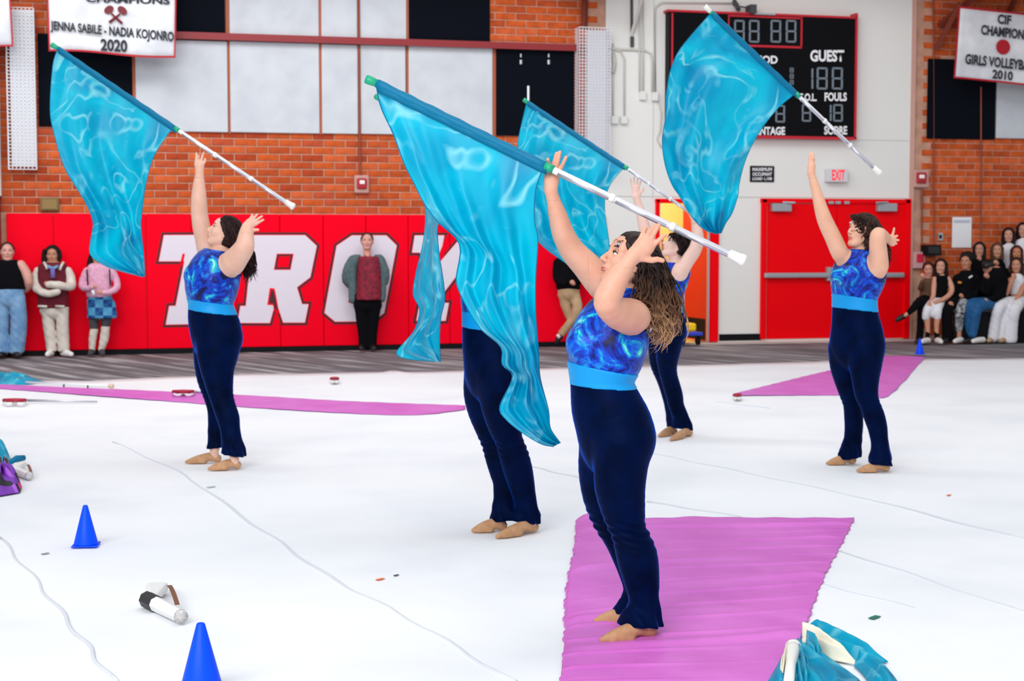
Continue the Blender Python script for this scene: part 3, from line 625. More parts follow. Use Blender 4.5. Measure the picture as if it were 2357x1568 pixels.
def trim(part, fn, tol):
    V, F = part; c = V[F].mean(1); d = np.abs(np.concatenate([fn(c[i:i + 60000], .045) for i in range(0, len(c), 60000)])) if len(c) else np.zeros(0)
    return V, F[d < tol]
def boxd(P, lo, hi):
    q = np.maximum(lo - P, P - hi); return q.max(1)

class Fig:
    """a figure in its own frame: u to the viewer's right, v away, w up; origin on the ground"""
    def __init__(s, base, dh=None, z0=0.0):
        s.dh = fdepth(*base) if dh is None else dh
        p = at(base[0], base[1], s.dh); s.o = np.array([p[0], p[1], z0]); s.sc = FPX / s.dh
    def q(s, px, py, dd=0.0):
        p = at(px, py, s.dh + dd) - s.o; return np.array([p @ RH, p @ FH, p[2]])
    def r(s, rpx, dd=0.0): return rpx * (s.dh + dd) / FPX
    def ch(s, pts, n=None, k=1.0, dd=0.0, sub=3):
        st = []
        for p in pts:
            e = dd + (p[3] if len(p) > 3 else 0.0); a = s.q(p[0], p[1], e); st.append([*a, s.r(p[2], e)])
        return Chain(st, n, k, sub)
    def root(s, label, cat='person', group=None, name='person'):
        o = thing(name, s.o, label, cat, group); o.rotation_euler = (0, 0, -YAW); s.e = o; return o
def tri_bounds(prims, pad):
    return np.min([p[0].lo for p in prims if len(p) < 3], axis=0) - pad, np.max([p[0].hi for p in prims if len(p) < 3], axis=0) + pad

# ---- head
def headframe(c, yaw, pitch, roll=0.0):
    y, p = math.radians(yaw), math.radians(pitch)
    f = np.array([-math.cos(y) * math.cos(p), -math.sin(y) * math.cos(p), math.sin(p)]); l = np.array([math.sin(y), -math.cos(y), 0.0])
    u = np.cross(f, l)
    if roll:
        r_ = math.radians(roll); l, u = l * math.cos(r_) + u * math.sin(r_), u * math.cos(r_) - l * math.sin(r_)
    return np.array(c, float), np.stack([f, l, u])      # rows: forward, left, up
def hp(H, x, y, z): return H[0] + np.array([x, y, z]) * H[2] @ H[1]
def headprims(c, R, s=1.0, k=0.012):
    H = (c, R, s); E = lambda x, y, z, a, b, d_, kk=k: (Ell(hp(H, x, y, z), R, np.array([a, b, d_]) * s), kk * s)
    C = lambda pts, kk=k: (Chain([[*hp(H, *p[:3]), p[3] * s] for p in pts], sub=1), kk * s)
    L = [E(-0.012, 0, 0.028, .096, .076, .084), E(.03, 0, -.03, .057, .058, .074, .03)]
    for q in (-1, 1): L.append(C([(-.004, q * .052, -.045, .018), (.05, q * .022, -.093, .015)], .03))
    L += [C([(.066, -.008, -.095, .015), (.066, .008, -.095, .015)], .02), E(.058, 0, .045, .032, .055, .04, .02)]
    for q in (-1, 1):
        L.append(E(.052, q * .037, -.018, .028, .026, .026, .02))
        L.append(C([(.078, q * .014, .027, .007), (.064, q * .05, .028, .006)], .014))
    for q in (-1, 1): L.append((Ell(hp(H, .093, q * .031, .006), R, np.array([.02, .019, .013]) * s), .012 * s, 'sub'))
    for q in (-1, 1): L.append(E(.072, q * .031, .005, .012, .016, .012, .004))
    L += [C([(.086, 0, .016, .007), (.098, 0, -.01, .009), (.107, 0, -.026, .0105)], .01)]
    for q in (-1, 1): L.append(E(.094, q * .012, -.031, .011, .007, .008, .006))
    L += [E(.082, 0, -.052, .013, .024, .009, .012), E(.087, 0, -.057, .0085, .022, .0045, .004), E(.085, 0, -.0665, .0085, .018, .0055, .004)]
    L.append((Ell(hp(H, .097, 0, -.0615), R, np.array([.008, .024, .0012]) * s), .002 * s, 'sub'))
    for q in (-1, 1):
        L.append(E(-.006, q * .078, -.004, .019, .008, .032, .006)); L.append((Ell(hp(H, .0, q * .087, .002), R, np.array([.009, .006, .017]) * s), .003 * s, 'sub'))
    return L
M_SKIN = lambda n, c, **k: mat(n, tuple(int(v * .95) for v in c), 0.5, spec=0.35, sss=0.12, noise=(14, tuple(int(v * q) for v, q in zip(c, (.93, .90, .88)))), **k)
m_eye = mat('eye_white', (238, 236, 236), 0.2); m_iris = mat('iris_brown', (52, 34, 26), 0.15); m_brow = mat('brow_hair', (38, 26, 22), 0.7)
m_lip = mat('lip_rose', (188, 98, 96), 0.45); m_glit = mat('glitter_paint', (214, 208, 240), 0.3, metal=0.3, noise=(300, (250, 250, 255)))
def ellmesh(mb, c, R, r, n=14):
    th = np.linspace(0, math.pi, n // 2 + 2); ph = np.linspace(0, 2 * math.pi, n, endpoint=False)
    v = [(math.cos(t) * r[0], math.sin(t) * math.cos(p) * r[1], math.sin(t) * math.sin(p) * r[2]) for t in th for p in ph]
    f = [(i * n + j, i * n + (j + 1) % n, (i + 1) * n + (j + 1) % n, (i + 1) * n + j) for i in range(len(th) - 1) for j in range(n)]
    return mb.add(np.array(v) @ R + c, f)
def faceparts(F, c, R, s=1.0, eyes=True, lips=True, glitter=False, browm=None):
    H = (c, R, s); par = F.e; K = dict(parent=par, smooth=True, origin=None)
    class _P: pass
    def bld(mb, name, m): 
        o = mb.build(name, m, smooth=True); o.parent = par; return o
    if eyes:
        for q in (-1, 1):
            mb = MB(); ellmesh(mb, hp(H, .0735, q * .031, .006), R, np.array([.0135, .0145, .0060]) * s); e = bld(mb, 'eye', m_eye)
            mb = MB(); ellmesh(mb, hp(H, .0815, q * .0325, .0075), R, np.array([.0068, .0066, .0056]) * s, 12); o = mb.build('iris', m_iris, smooth=True); o.parent = e
            mb = MB(); mb.tube([hp(H, .0815, q * .0175, .0085), hp(H, .0885, q * .027, .0145), hp(H, .086, q * .038, .0145), hp(H, .0745, q * .049, .008)], np.array([.0012, .0022, .0024, .0014]) * s, 6); o = mb.build('eyelash', m_brow, smooth=True); o.parent = e
            mb = MB(); mb.tube([hp(H, .0885, q * .013, .0265), hp(H, .0885, q * .026, .0335), hp(H, .083, q * .039, .0355), hp(H, .072, q * .05, .030)], np.array([.0022, .0029, .0026, .0012]) * s, 6); bld(mb, 'eyebrow', browm or m_brow)
            if glitter:
                mb = MB(); ellmesh(mb, hp(H, .0815, q * .034, .0445), R, np.array([.009, .017, .006]) * s); bld(mb, 'glitter_makeup', m_glit)
    if lips:
        mb = MB(); ellmesh(mb, hp(H, .0885, 0, -.0575), R, np.array([.0082, .021, .0042]) * s); bld(mb, 'lip', m_lip)
        mb = MB(); ellmesh(mb, hp(H, .0862, 0, -.0665), R, np.array([.0084, .0175, .0052]) * s); bld(mb, 'lip', m_lip)
def hairprims(c, R, s=1.0, th=0.014, low=-0.04, front=0.05):
    H = (c, R, s)
    return [(Ell(hp(H, -0.014, 0, 0.032), R, np.array([.098 + th, .078 + th, .086 + th]) * s), 0.01), (Ell(hp(H, -.035, 0, -.01), R, np.array([.078 + th, .07 + th, .09 + th]) * s), .03)]
def hairclip(H, front=0.062, low=-0.085):
    """cuts the face opening out of the hair cap: keeps d where behind a sloping hairline"""
    c, R, s = H
    def f(P, d):
        q = (P - c) @ R.T / s
        hl = front - 0.9 * np.maximum(0.055 - q[:, 2], 0) + 0.25 * (q[:, 1] ** 2) / 0.01 * 0 
        hl = np.maximum(hl, -0.012)
        d = smax(d, (q[:, 0] - hl) * s * 0.8, 0.01); return smax(d, (low - q[:, 2]) * s, 0.01)
    return f
def locks(mb, guides, n, rad, wave=0.012, spread=0.02, seg=16, sides=5, turns=2.5, lenvar=0.15, flat=1.0):
    """hair locks running along random blends of guide lines (lists of 3-D points)"""
    G = []
    for g in guides:
        g = np.asarray(g, float); t = np.linspace(0, 1, len(g)); tt = np.linspace(0, 1, seg)
        g4 = refine(np.hstack([g, np.ones((len(g), 1))]), 4)[:, :3] if len(g) > 2 else g
        t4 = np.linspace(0, 1, len(g4)); G.append(np.stack([np.interp(tt, t4, g4[:, i]) for i in range(3)], 1))
    G = np.array(G); tt = np.linspace(0, 1, seg)
    for _ in range(n):
        a = RNG.integers(0, len(G)); b = RNG.integers(0, len(G)); w = RNG.uniform(0, 1); c = G[a] * w + G[b] * (1 - w)
        L = 1 - RNG.uniform(0, lenvar); ti = tt * L; c = np.stack([np.interp(ti, tt, c[:, i]) for i in range(3)], 1)
        o1 = RNG.normal(0, spread, 3); o2 = RNG.normal(0, spread * 1.2, 3); c = c + o1 * (0.35 + 0.65 * tt[:, None]) + o2 * (tt[:, None] ** 2)
        ph = RNG.uniform(0, 6.28); tn = RNG.uniform(0.8, 1.2) * turns; am = wave * (0.15 + tt) * RNG.uniform(0.6, 1.3)
        d1 = RNG.normal(0, 1, 3); d1 /= np.linalg.norm(d1); d2 = np.cross(d1, RNG.normal(0, 1, 3)); d2 /= np.linalg.norm(d2)
        c = c + (am * np.sin(ph + tt * tn * 6.28))[:, None] * d1 + (am * np.cos(ph + tt * tn * 6.28))[:, None] * d2
        r = rad * RNG.uniform(0.6, 1.2) * np.clip(np.minimum(tt * 6 + 0.5, (1 - tt) * 3 + 0.12), 0, 1)
        mb.tube(c, r, sides)
def hand(F, palm, fingers, thumb, rp=(0.030, 0.034), rf=0.0082, kp=1.0, n=None, kf=0.012):
    """palm: wrist->knuckle mid points; fingers: point lists knuckle->tip; all local 3-D"""
    L = [(Chain([[*palm[0], rp[0]], [*palm[1], rp[1]], [*palm[2], rp[1] * 0.9]] if len(palm) > 2 else [[*palm[0], rp[0]], [*palm[1], rp[1]]], n, kp), 0.012)]
    for f in fingers:
        m = len(f); L.append((Chain([[*p, rf * (1.12 - 0.3 * i / (m - 1))] for i, p in enumerate(f)], sub=2), kf * 0.45))
    L.append((Chain([[*p, rf * (1.45 - 0.45 * i / (len(thumb) - 1))] for i, p in enumerate(thumb)], sub=2), kf * 0.9))
    return L
def autohand(w, dirn, side, nrm, size=0.175, spread=0.22, curl=0.35, tside=1):
    """generic open relaxed hand: w wrist point, dirn towards fingers, side = across palm, nrm = palm normal"""
    w, d, s_, n_ = [np.asarray(a, float) for a in (w, dirn, side, nrm)]; d /= np.linalg.norm(d); s_ = s_ - d * (s_ @ d); s_ /= np.linalg.norm(s_); n_ = np.cross(d, s_) * (1 if np.cross(d, s_) @ n_ > 0 else -1)
    P = size * 0.5; pc = w + d * P * 0.5; kn = w + d * P
    L = [(Chain([[*(w + s_ * 0.0), size * .125], [*(pc), size * .105], [*(kn - d * P * .12), size * .10]], s_, 1.95), 0.012)]
    ln = [0.43, 0.5, 0.47, 0.37]
    for i in range(4):
        o = (i - 1.5) * size * 0.115; b = kn + s_ * o - d * P * .1; a = (i - 1.5) * spread; dd = d * math.cos(a) + s_ * math.sin(a); pts = [b]; cur = b; ang = curl * 0.4
        for q, fr in enumerate((0.45, 0.3, 0.25)):
            cur = cur + (dd * math.cos(ang) + n_ * math.sin(ang)) * size * ln[i] * fr; pts.append(cur); ang += curl
        L.append((Chain([[*p, size * .048 * (1.05 - 0.09 * j)] for j, p in enumerate(pts)], sub=2), 0.004))
    b = w + d * P * .25 - s_ * tside * size * .16 * 1.0; t1 = b + (d * .6 - s_ * tside * .75 + n_ * .3) * size * .2; t2 = t1 + (d * .85 - s_ * tside * .4 + n_ * .25) * size * .17
    L.append((Chain([[*b, size * .075], [*t1, size * .06], [*t2, size * .045]], sub=2), 0.008))
    return L
def limbdir(ch): return ch.S[-1, :3] - ch.S[-4, :3]
# ================================================================= THE FIVE DANCERS
def velvet(name, c0, c1, sheenc):
    m = mat(name, c0, 0.6, spec=0.03, sheen=(1.0, sheenc, 0.26), noise=(7, c1), bump=(9, 0.25, 0.02)); return m
m_velvet = velvet('navy_velvet', (0, 8, 34), (0, 16, 56), (0, 96, 236))
m_band = mat('azure_waistband', (0, 146, 216), 0.5, spec=0.3, sheen=(0.4, (60, 200, 255), 0.4))
m_shoe = mat('tan_canvas', (190, 146, 108), 0.8, noise=(30, (176, 130, 92)), bump=(60, 0.4, 0.004))
m_tie = bpy.data.materials.new('tie_dye_velvet'); m_tie.use_nodes = True; nt = m_tie.node_tree; b = nt.nodes['Principled BSDF']
tc = nt.nodes.new('ShaderNodeTexCoord'); n1 = nt.nodes.new('ShaderNodeTexNoise'); n1.inputs['Scale'].default_value = 7.5; n1.inputs['Detail'].default_value = 9; n1.inputs['Distortion'].default_value = 1.6; n1.inputs['Roughness'].default_value = 0.62
nt.links.new(tc.outputs['Object'], n1.inputs['Vector'])
rp = ramp(nt, [(0.38, (0, 6, 60)), (0.45, (0, 26, 140)), (0.52, (0, 66, 196)), (0.57, (0, 124, 200)), (0.62, (20, 186, 180)), (0.72, (190, 240, 244))])
nt.links.new(n1.outputs['Fac'], rp.inputs['Fac']); nt.links.new(rp.outputs['Color'], b.inputs['Base Color']); b.inputs['Roughness'].default_value = 0.45
b.inputs['Sheen Weight'].default_value = 0.15; b.inputs['Specular IOR Level'].default_value = 0.25; b.inputs['Sheen Tint'].default_value = srgb(120, 210, 255)
def dancer(sp):
    F = Fig(sp['base']); R = F.root(sp['label'], group='dancers in blue tossing flags'); yaw = math.radians(sp.get('yaw', 22)); c, s = math.cos(yaw), math.sin(yaw)
    left = np.array([s, -c, 0.0]); fwd = np.array([-c, -s, 0.0]); k = sp.get('k', 1.25); comp = 1 / math.sqrt(c * c + (k * s) ** 2); o = F.o
    skin = M_SKIN('skin_' + sp['id'], sp['skin'])
    torso = F.ch([(x, y, r * comp) for x, y, r in sp['torso']], left, k)
    T = [(torso, .02)] + [(F.ch([p, (p[0] + .1, p[1], p[2], p[3])], sub=1), .03) for p in sp.get('soft_top', [])]
    Hs = [(F.ch([p, (p[0] + .1, p[1], p[2], p[3])], sub=1), .04) for p in sp.get('soft_hip', [])]
    ddh = sp.get('ddh', 0.085); legs, shins, feet, blegs = {}, {}, {}, {}
    for nm, sg in (('near', -1), ('far', 1)):
        st = sp['legs'][nm]; (tx, ty), (hx, hy) = sp['feet'][nm]
        heel = floor_at(hx, hy); toe = floor_at(tx, ty); hl = np.array([(heel - o) @ RH, (heel - o) @ FH, 0]); tl = np.array([(toe - o) @ RH, (toe - o) @ FH, 0])
        y0, y1 = st[0][1], st[-1][1]; ddf = hl[1]; dd = lambda y: sg * ddh * (1 - (y - y0) / (y1 - y0)) + ddf * ((y - y0) / (y1 - y0))
        legs[nm] = F.ch([(x, y, r, dd(y)) for x, y, r in st])
        L = max(.19, np.linalg.norm(tl - hl)); d = (tl - hl) / np.linalg.norm(tl - hl); hl2 = hl + d * .035; hi = hl2 + np.array([0, 0, .085])
        lift = sp.get('lift', {}).get(nm, 0.0)
        anz = F.q(st[-1][0], st[-1][1], dd(st[-1][1]))
        def fs(x, z, r): p = hl + d * L * x + np.array([0, 0, z + lift * max(0, 1 - x * 1.6)]); return [*p, r]
        feet[nm] = Chain([fs(.12, .030, .028), fs(.28, .042, .030), fs(.5, .038, .027), fs(.72, .025, .024), fs(.95, .013, .012)], sub=3)
        ball = Chain([fs(.5, .014, .026), fs(.8, .011, .019)], np.cross(d, [0, 0, 1.0]), 1.25)
        feet[nm + 'b'] = ball
        ankle = fs(.2, .085, .031); S = legs[nm].S; cut = int(len(S) * .72)
        blegs[nm] = Chain([*[[*q[:3], q[3] * .9 if i < len(S) * .55 else max(.032, q[3] * (.86 - .25 * (i / len(S) - .55) / .45))] for i, q in enumerate(S[:cut:2])], ankle, fs(.2, .045, .03)], sub=2)
    arms = {nm: F.ch(a) for nm, a in sp['arms'].items()}
    head_c = F.q(*sp['head'][:2], sp['head'][3] if len(sp['head']) > 3 else 0); hs = sp['head'][2]; HR = headframe(head_c, *sp['face'])[1]
    neck = F.ch(sp['neck'])
    # cut planes through two picture points each
    def plane(a, b_, dd=-0.1):
        A, B_ = F.q(*a, dd), F.q(*b_, dd); return A[2], (B_[2] - A[2]) / (B_[0] - A[0]), A[0]
    pt, pb = plane(*sp['band'][0]), plane(*sp['band'][1]); up = lambda P, pl: P[:, 2] - (pl[0] + pl[1] * (P[:, 0] - pl[2]))
    hands = []
    for nm, a in arms.items():
        h = sp['hands'][nm]
        if 'pts' in h:
            dd = h['dd']; Q = lambda p: F.q(p[0], p[1], dd + (p[2] if len(p) > 2 else 0))
            hands += hand(F, [Q(p) for p in h['palm']], [[Q(p) for p in f] for f in h['pts']], [Q(p) for p in h['thumb']], h.get('rp', (.03, .034)), h.get('rf', .0082), h.get('kp', 1.0), h.get('n'))
        else: hands += autohand(a.S[-1, :3], h['dir'], h['side'], h['nrm'], h.get('size', .17), h.get('spread', .2), h.get('curl', .3), h.get('tside', 1))
    # ---- skin
    B = [(torso.grown(-.007), .02)] + [(p.grown(-.007), q) for p, q in T[1:] + Hs] + [(a, .035) for a in arms.values()] + [(neck, .025)]
    B += [(blegs['near'], .03), (blegs['far'], .03)] + [(feet[n].grown(-.006), .01) for n in ('near', 'far')] + hands
    B += [(pr[0], pr[1], 'sub') if len(pr) > 2 else pr for pr in headprims(head_c, HR, hs)]
    res = sp.get('res', .007); hres = sp.get('hres', .004); fb = lambda P, m: np.maximum(field(B, P, m), .002 - P[:, 2])
    lo, hi = tri_bounds(B, .03); parts = []; regs = [(head_c - .15 * hs, head_c + .15 * hs)]
    for nm in arms:
        w = arms[nm].S[-1, :3]; hh = [p for p, q in hands]; 
    if hands:
        n_ = len(hands) // len(arms)
        for i in range(len(arms)):
            l_, h_ = tri_bounds(hands[i * n_:(i + 1) * n_], .02); regs.append((l_, h_))
    e = .007
    def main(P, m):
        d = fb(P, m)
        for l_, h_ in regs: d = np.maximum(d, -boxd(P, l_ + e, h_ - e))
        return d
    parts.append(trim(nets(main, lo, hi, res), fb, res * .3))
    for j, (l_, h_) in enumerate(regs):
        prev = regs[:j]
        def sub(P, m):
            d = np.maximum(fb(P, m), boxd(P, l_, h_))
            for a_, b_ in prev: d = np.maximum(d, -boxd(P, a_ + e, b_ - e))
            return d
        rr = hres if j == 0 else sp.get('handres', hres); parts.append(trim(nets(sub, l_ - .02, h_ + .02, rr), fb, rr * .45))
    mesh_np('body', parts, skin, R)
    # ---- top
    g = sp.get('cloth', .005); A2 = []
    for nm, a in arms.items():
        q = Chain.__new__(Chain); q.S = a.S[:max(2, int(len(a.S) * .5))].copy(); q.S[:, 3] += sp.get('armhole', .008); q.n = None; q.k = 1; q._prep(); A2.append((q, .012, 'sub'))
    TT = [(p.grown(g), q) for p, q in T] + [(neck.grown(.006), .03)] + A2; npl = plane(*sp['neckline'], 0)
    tlo, thi = tri_bounds(TT, .02)
    def ftop(P, m): 
        d = field(TT, P, m); d = np.maximum(d, up(P, npl)); return np.maximum(d, -up(P, pt) - .004)
    mesh_np('top', [nets(ftop, tlo, thi, sp.get('cres', .007))], m_tie, R)
    W = [(p.grown(g + .003), q) for p, q in T[:1] + Hs]
    wlo, whi = tri_bounds(W, .02)
    def fband(P, m): d = field(W, P, m); return np.maximum(np.maximum(d, up(P, pt)), -up(P, pb))
    mesh_np('waistband', [nets(fband, wlo, whi, sp.get('cres', .007))], m_band, R)
    # ---- trousers, flared cuffs with folds
    TR = [(blegs[n].grown(.009), .02) for n in ('near', 'far')] + [(torso.grown(g + .001), .02)] + [(p.grown(g), q) for p, q in Hs] + [(legs['near'].grown(.002), .018), (legs['far'].grown(.002), .018)]
    cz = sp.get('cuff', .035); kz = [F.q(*q)[2] for q in sp['knees']]; rlo, rhi = tri_bounds(TR, .02); rlo[2] = 0
    def ftr(P, m):
        d = field(TR, P, m); z = P[:, 2]; w = np.zeros(len(P))
        for z0 in kz: w += .0022 * np.exp(-((z - z0) / .045) ** 2) * np.sin((z + .25 * P[:, 0]) * 210 + 4 * P[:, 1])
        cf = np.clip(1 - (z - cz) / .2, 0, 1); w += .0085 * cf * cf * np.sin(P[:, 0] * 95 + P[:, 1] * 70 + z * 28) + .003 * cf * np.sin(z * 75 + P[:, 0] * 40)
        return np.maximum(np.maximum(d - w, up(P, pb) - .003), cz - z + .012 * np.sin(P[:, 0] * 14 + 1))
    mesh_np('trousers', [nets(ftr, rlo, rhi, sp.get('cres', .007))], m_velvet, R)
    for nm in ('near', 'far'):
        S_ = [(feet[nm], .01), (feet[nm + 'b'], .012)]; l_, h_ = tri_bounds(S_, .01)
        top_z = sp.get('shoetop', .075)
        mesh_np('shoe', [nets(lambda P, m: np.maximum(np.maximum(field(S_, P, m), .001 - P[:, 2] + sp.get('lift', {}).get(nm, 0) * 0), P[:, 2] - top_z), l_, h_, sp.get('sres', .006))], m_shoe, R)
    faceparts(F, head_c, HR, hs, glitter=True, eyes=sp.get('eyes', True))
    # ---- hair
    hm = mat(*sp['hairmat'][0], **sp['hairmat'][1]) if isinstance(sp['hairmat'], tuple) else sp['hairmat']; H = (head_c, HR, hs); cl = hairclip(H, *sp.get('hairline', (.062, -.09)))
    HP = hairprims(head_c, HR, hs, sp.get('hairth', .014)); l_, h_ = tri_bounds(HP, .02)
    def fh(P, m):
        d = field(HP, P, m); d = cl(P, d); q = (P - head_c) @ HR.T; return d + .0022 * np.sin(q[:, 1] * 320 + np.sin(q[:, 0] * 40) * 2 + q[:, 2] * 60)
    mesh_np('hair', [nets(fh, l_, h_, sp.get('hairres', .005))], hm, R)
    for lk in sp.get('locks', []):
        mb = MB(); Gd = [[F.q(*p) for p in g_] for g_ in lk['g']]; locks(mb, Gd, lk['n'], lk['r'], lk.get('wave', .012), lk.get('spread', .02), lk.get('seg', 16), 5, lk.get('turns', 2.5), lk.get('lv', .2))
        ob = mb.build('hair_locks', lk.get('mat', hm), smooth=True); ob.parent = R
    return F, R, head_c, HR
def ombre(name, z0, z1, dark, mid, light):
    m = bpy.data.materials.new(name); m.use_nodes = True; nt = m.node_tree; b = nt.nodes['Principled BSDF']; b.inputs['Roughness'].default_value = 0.42; b.inputs['Specular IOR Level'].default_value = 0.22
    tc = nt.nodes.new('ShaderNodeTexCoord'); sx = nt.nodes.new('ShaderNodeSeparateXYZ'); mr = nt.nodes.new('ShaderNodeMapRange'); nz = nt.nodes.new('ShaderNodeTexNoise'); nz.inputs['Scale'].default_value = 26; ad = nt.nodes.new('ShaderNodeMath'); ad.operation = 'MULTIPLY_ADD'
    nt.links.new(tc.outputs['Object'], sx.inputs[0]); nt.links.new(sx.outputs['Z'], mr.inputs['Value']); mr.inputs['From Min'].default_value = z0; mr.inputs['From Max'].default_value = z1
    nt.links.new(tc.outputs['Object'], nz.inputs['Vector']); nt.links.new(nz.outputs['Fac'], ad.inputs[0]); ad.inputs[1].default_value = 0.9; 
    sb_ = nt.nodes.new('ShaderNodeMath'); sb_.operation = 'SUBTRACT'; nt.links.new(mr.outputs['Result'], sb_.inputs[0]); sb_.inputs[1].default_value = 0.45; nt.links.new(sb_.outputs[0], ad.inputs[2])
    r = ramp(nt, [(0.0, light), (0.35, mid), (0.75, dark)]); nt.links.new(ad.outputs[0], r.inputs['Fac']); nt.links.new(r.outputs['Color'], b.inputs['Base Color']); return m
# --- front dancer
m_hairA = ombre('brown_ombre_hair', 1.12, 1.50, (34, 22, 19), (108, 74, 52), (200, 156, 116))
A = dict(id='front', base=(1440, 1455), label='woman in front on the purple strip, long brown hair, arms raised, looking up',
 yaw=26, k=1.22, skin=(228, 172, 148), res=.0065, hres=.0034, handres=.0032, cres=.006, sres=.005,
 torso=[(1430, 694, 40), (1420, 730, 68), (1406, 770, 84), (1396, 805, 87), (1389, 840, 77), (1385, 870, 69), (1387, 900, 70), (1398, 940, 79), (1413, 980, 85), (1419, 1012, 84), (1414, 1035, 70)],
 soft_top=[(1343, 792, 36, -.07), (1341, 788, 34, .08)], soft_hip=[(1450, 1010, 48, -.08), (1446, 1008, 46, .07)],
 legs=dict(near=[(1433, 1015, 68), (1430, 1060, 61), (1427, 1120, 56), (1436, 1180, 46), (1444, 1215, 38), (1455, 1245, 40), (1466, 1280, 44), (1473, 1315, 41), (1479, 1350, 35), (1482, 1385, 35), (1480, 1415, 42), (1474, 1440, 50), (1472, 1460, 52)],
           far=[(1392, 1030, 56), (1385, 1080, 51), (1389, 1140, 45), (1402, 1195, 36), (1424, 1240, 30), (1444, 1285, 29), (1458, 1325, 27), (1464, 1365, 26), (1457, 1395, 34), (1451, 1420, 40), (1450, 1440, 42)]),
 feet=dict(near=((1380, 1482), (1512, 1466)), far=((1366, 1437), (1480, 1437))), knees=[(1440, 1205), (1446, 1228)], cuff=.04,
 arms=dict(near=[(1472, 735, 26, -.13), (1455, 728, 40, -.16), (1425, 722, 38, -.235), (1398, 697, 32, -.31), (1407, 667, 31, -.31), (1424, 636, 26, -.31), (1445, 606, 19, -.31), (1459, 588, 16.5, -.31)],
           far=[(1412, 690, 24, .10), (1386, 655, 36, .13), (1350, 612, 33, .13), (1318, 578, 29, .12), (1297, 540, 26, .10), (1285, 500, 22, .08), (1274, 462, 16, .06), (1268, 438, 13.5, .05)]),
 hands=dict(near=dict(pts=[[(1473, 556), (1478, 541, .0), (1486, 526, .01)], [(1484, 551), (1496, 533, -.01), (1508, 518, 0)], [(1494, 555), (1506, 537, -.01), (1517, 518, 0)], [(1502, 566), (1516, 553, -.01), (1531, 541, 0)]],
                      palm=[(1461, 588), (1481, 570), (1489, 561)], thumb=[(1480, 595), (1501, 599), (1513, 597), (1525, 600)], dd=-.31, rp=(.029, .0375), rf=.0088, n=[0, 1, 0], kp=.62),
            far=dict(pts=[[(1262, 398), (1264, 382, -.01), (1261, 367, -.03)], [(1269, 395), (1276, 372, .0), (1281, 353, 0)], [(1276, 396), (1284, 372, 0), (1289, 350, 0)], [(1283, 402), (1293, 383, 0), (1303, 362, -.01)]],
                     palm=[(1268, 438), (1271, 418), (1272, 407)], thumb=[(1262, 428), (1258, 412), (1260, 400), (1261, 391)], dd=.05, rp=(.024, .026), rf=.0082, n=[0, 1, 0], kp=.8)),
 neck=[(1440, 680, 34), (1440, 650, 31), (1446, 625, 30)], neckline=((1360, 655), (1480, 665)), armhole=.004,
 head=(1447, 606, .99), face=(18, 24, 0), band=(((1312, 836), (1454, 862)), ((1317, 891), (1457, 900))),
 hairmat=m_hairA, hairline=(.066, -.07), hairth=.012,
 locks=[dict(g=[[(1448, 562, -.06), (1490, 590, -.07), (1530, 660, -.05), (1548, 730, -.05), (1532, 792, -.05)], [(1470, 560, -.02), (1520, 600, -.03), (1545, 670, -.02), (1552, 740, -.02), (1520, 780, -.03)], [(1490, 580, -.08), (1500, 640, -.10), (1505, 710, -.09), (1512, 760, -.08), (1500, 796, -.07)], [(1480, 590, -.09), (1478, 640, -.11), (1472, 690, -.11), (1492, 720, -.10), (1508, 750, -.08)], [(1470, 570, .04), (1510, 620, .05), (1530, 690, .04), (1530, 760, .02), (1515, 795, .0)]],
             n=380, r=.0042, wave=.019, spread=.013, seg=24, turns=2.4, lv=.3),
        dict(g=[[(1440, 558, -.02), (1424, 552, -.03), (1414, 565, -.04)], [(1450, 556, -.04), (1428, 560, -.07), (1420, 590, -.08)]], n=9, r=.0011, wave=.003, spread=.004, seg=10)])
dancer(A)
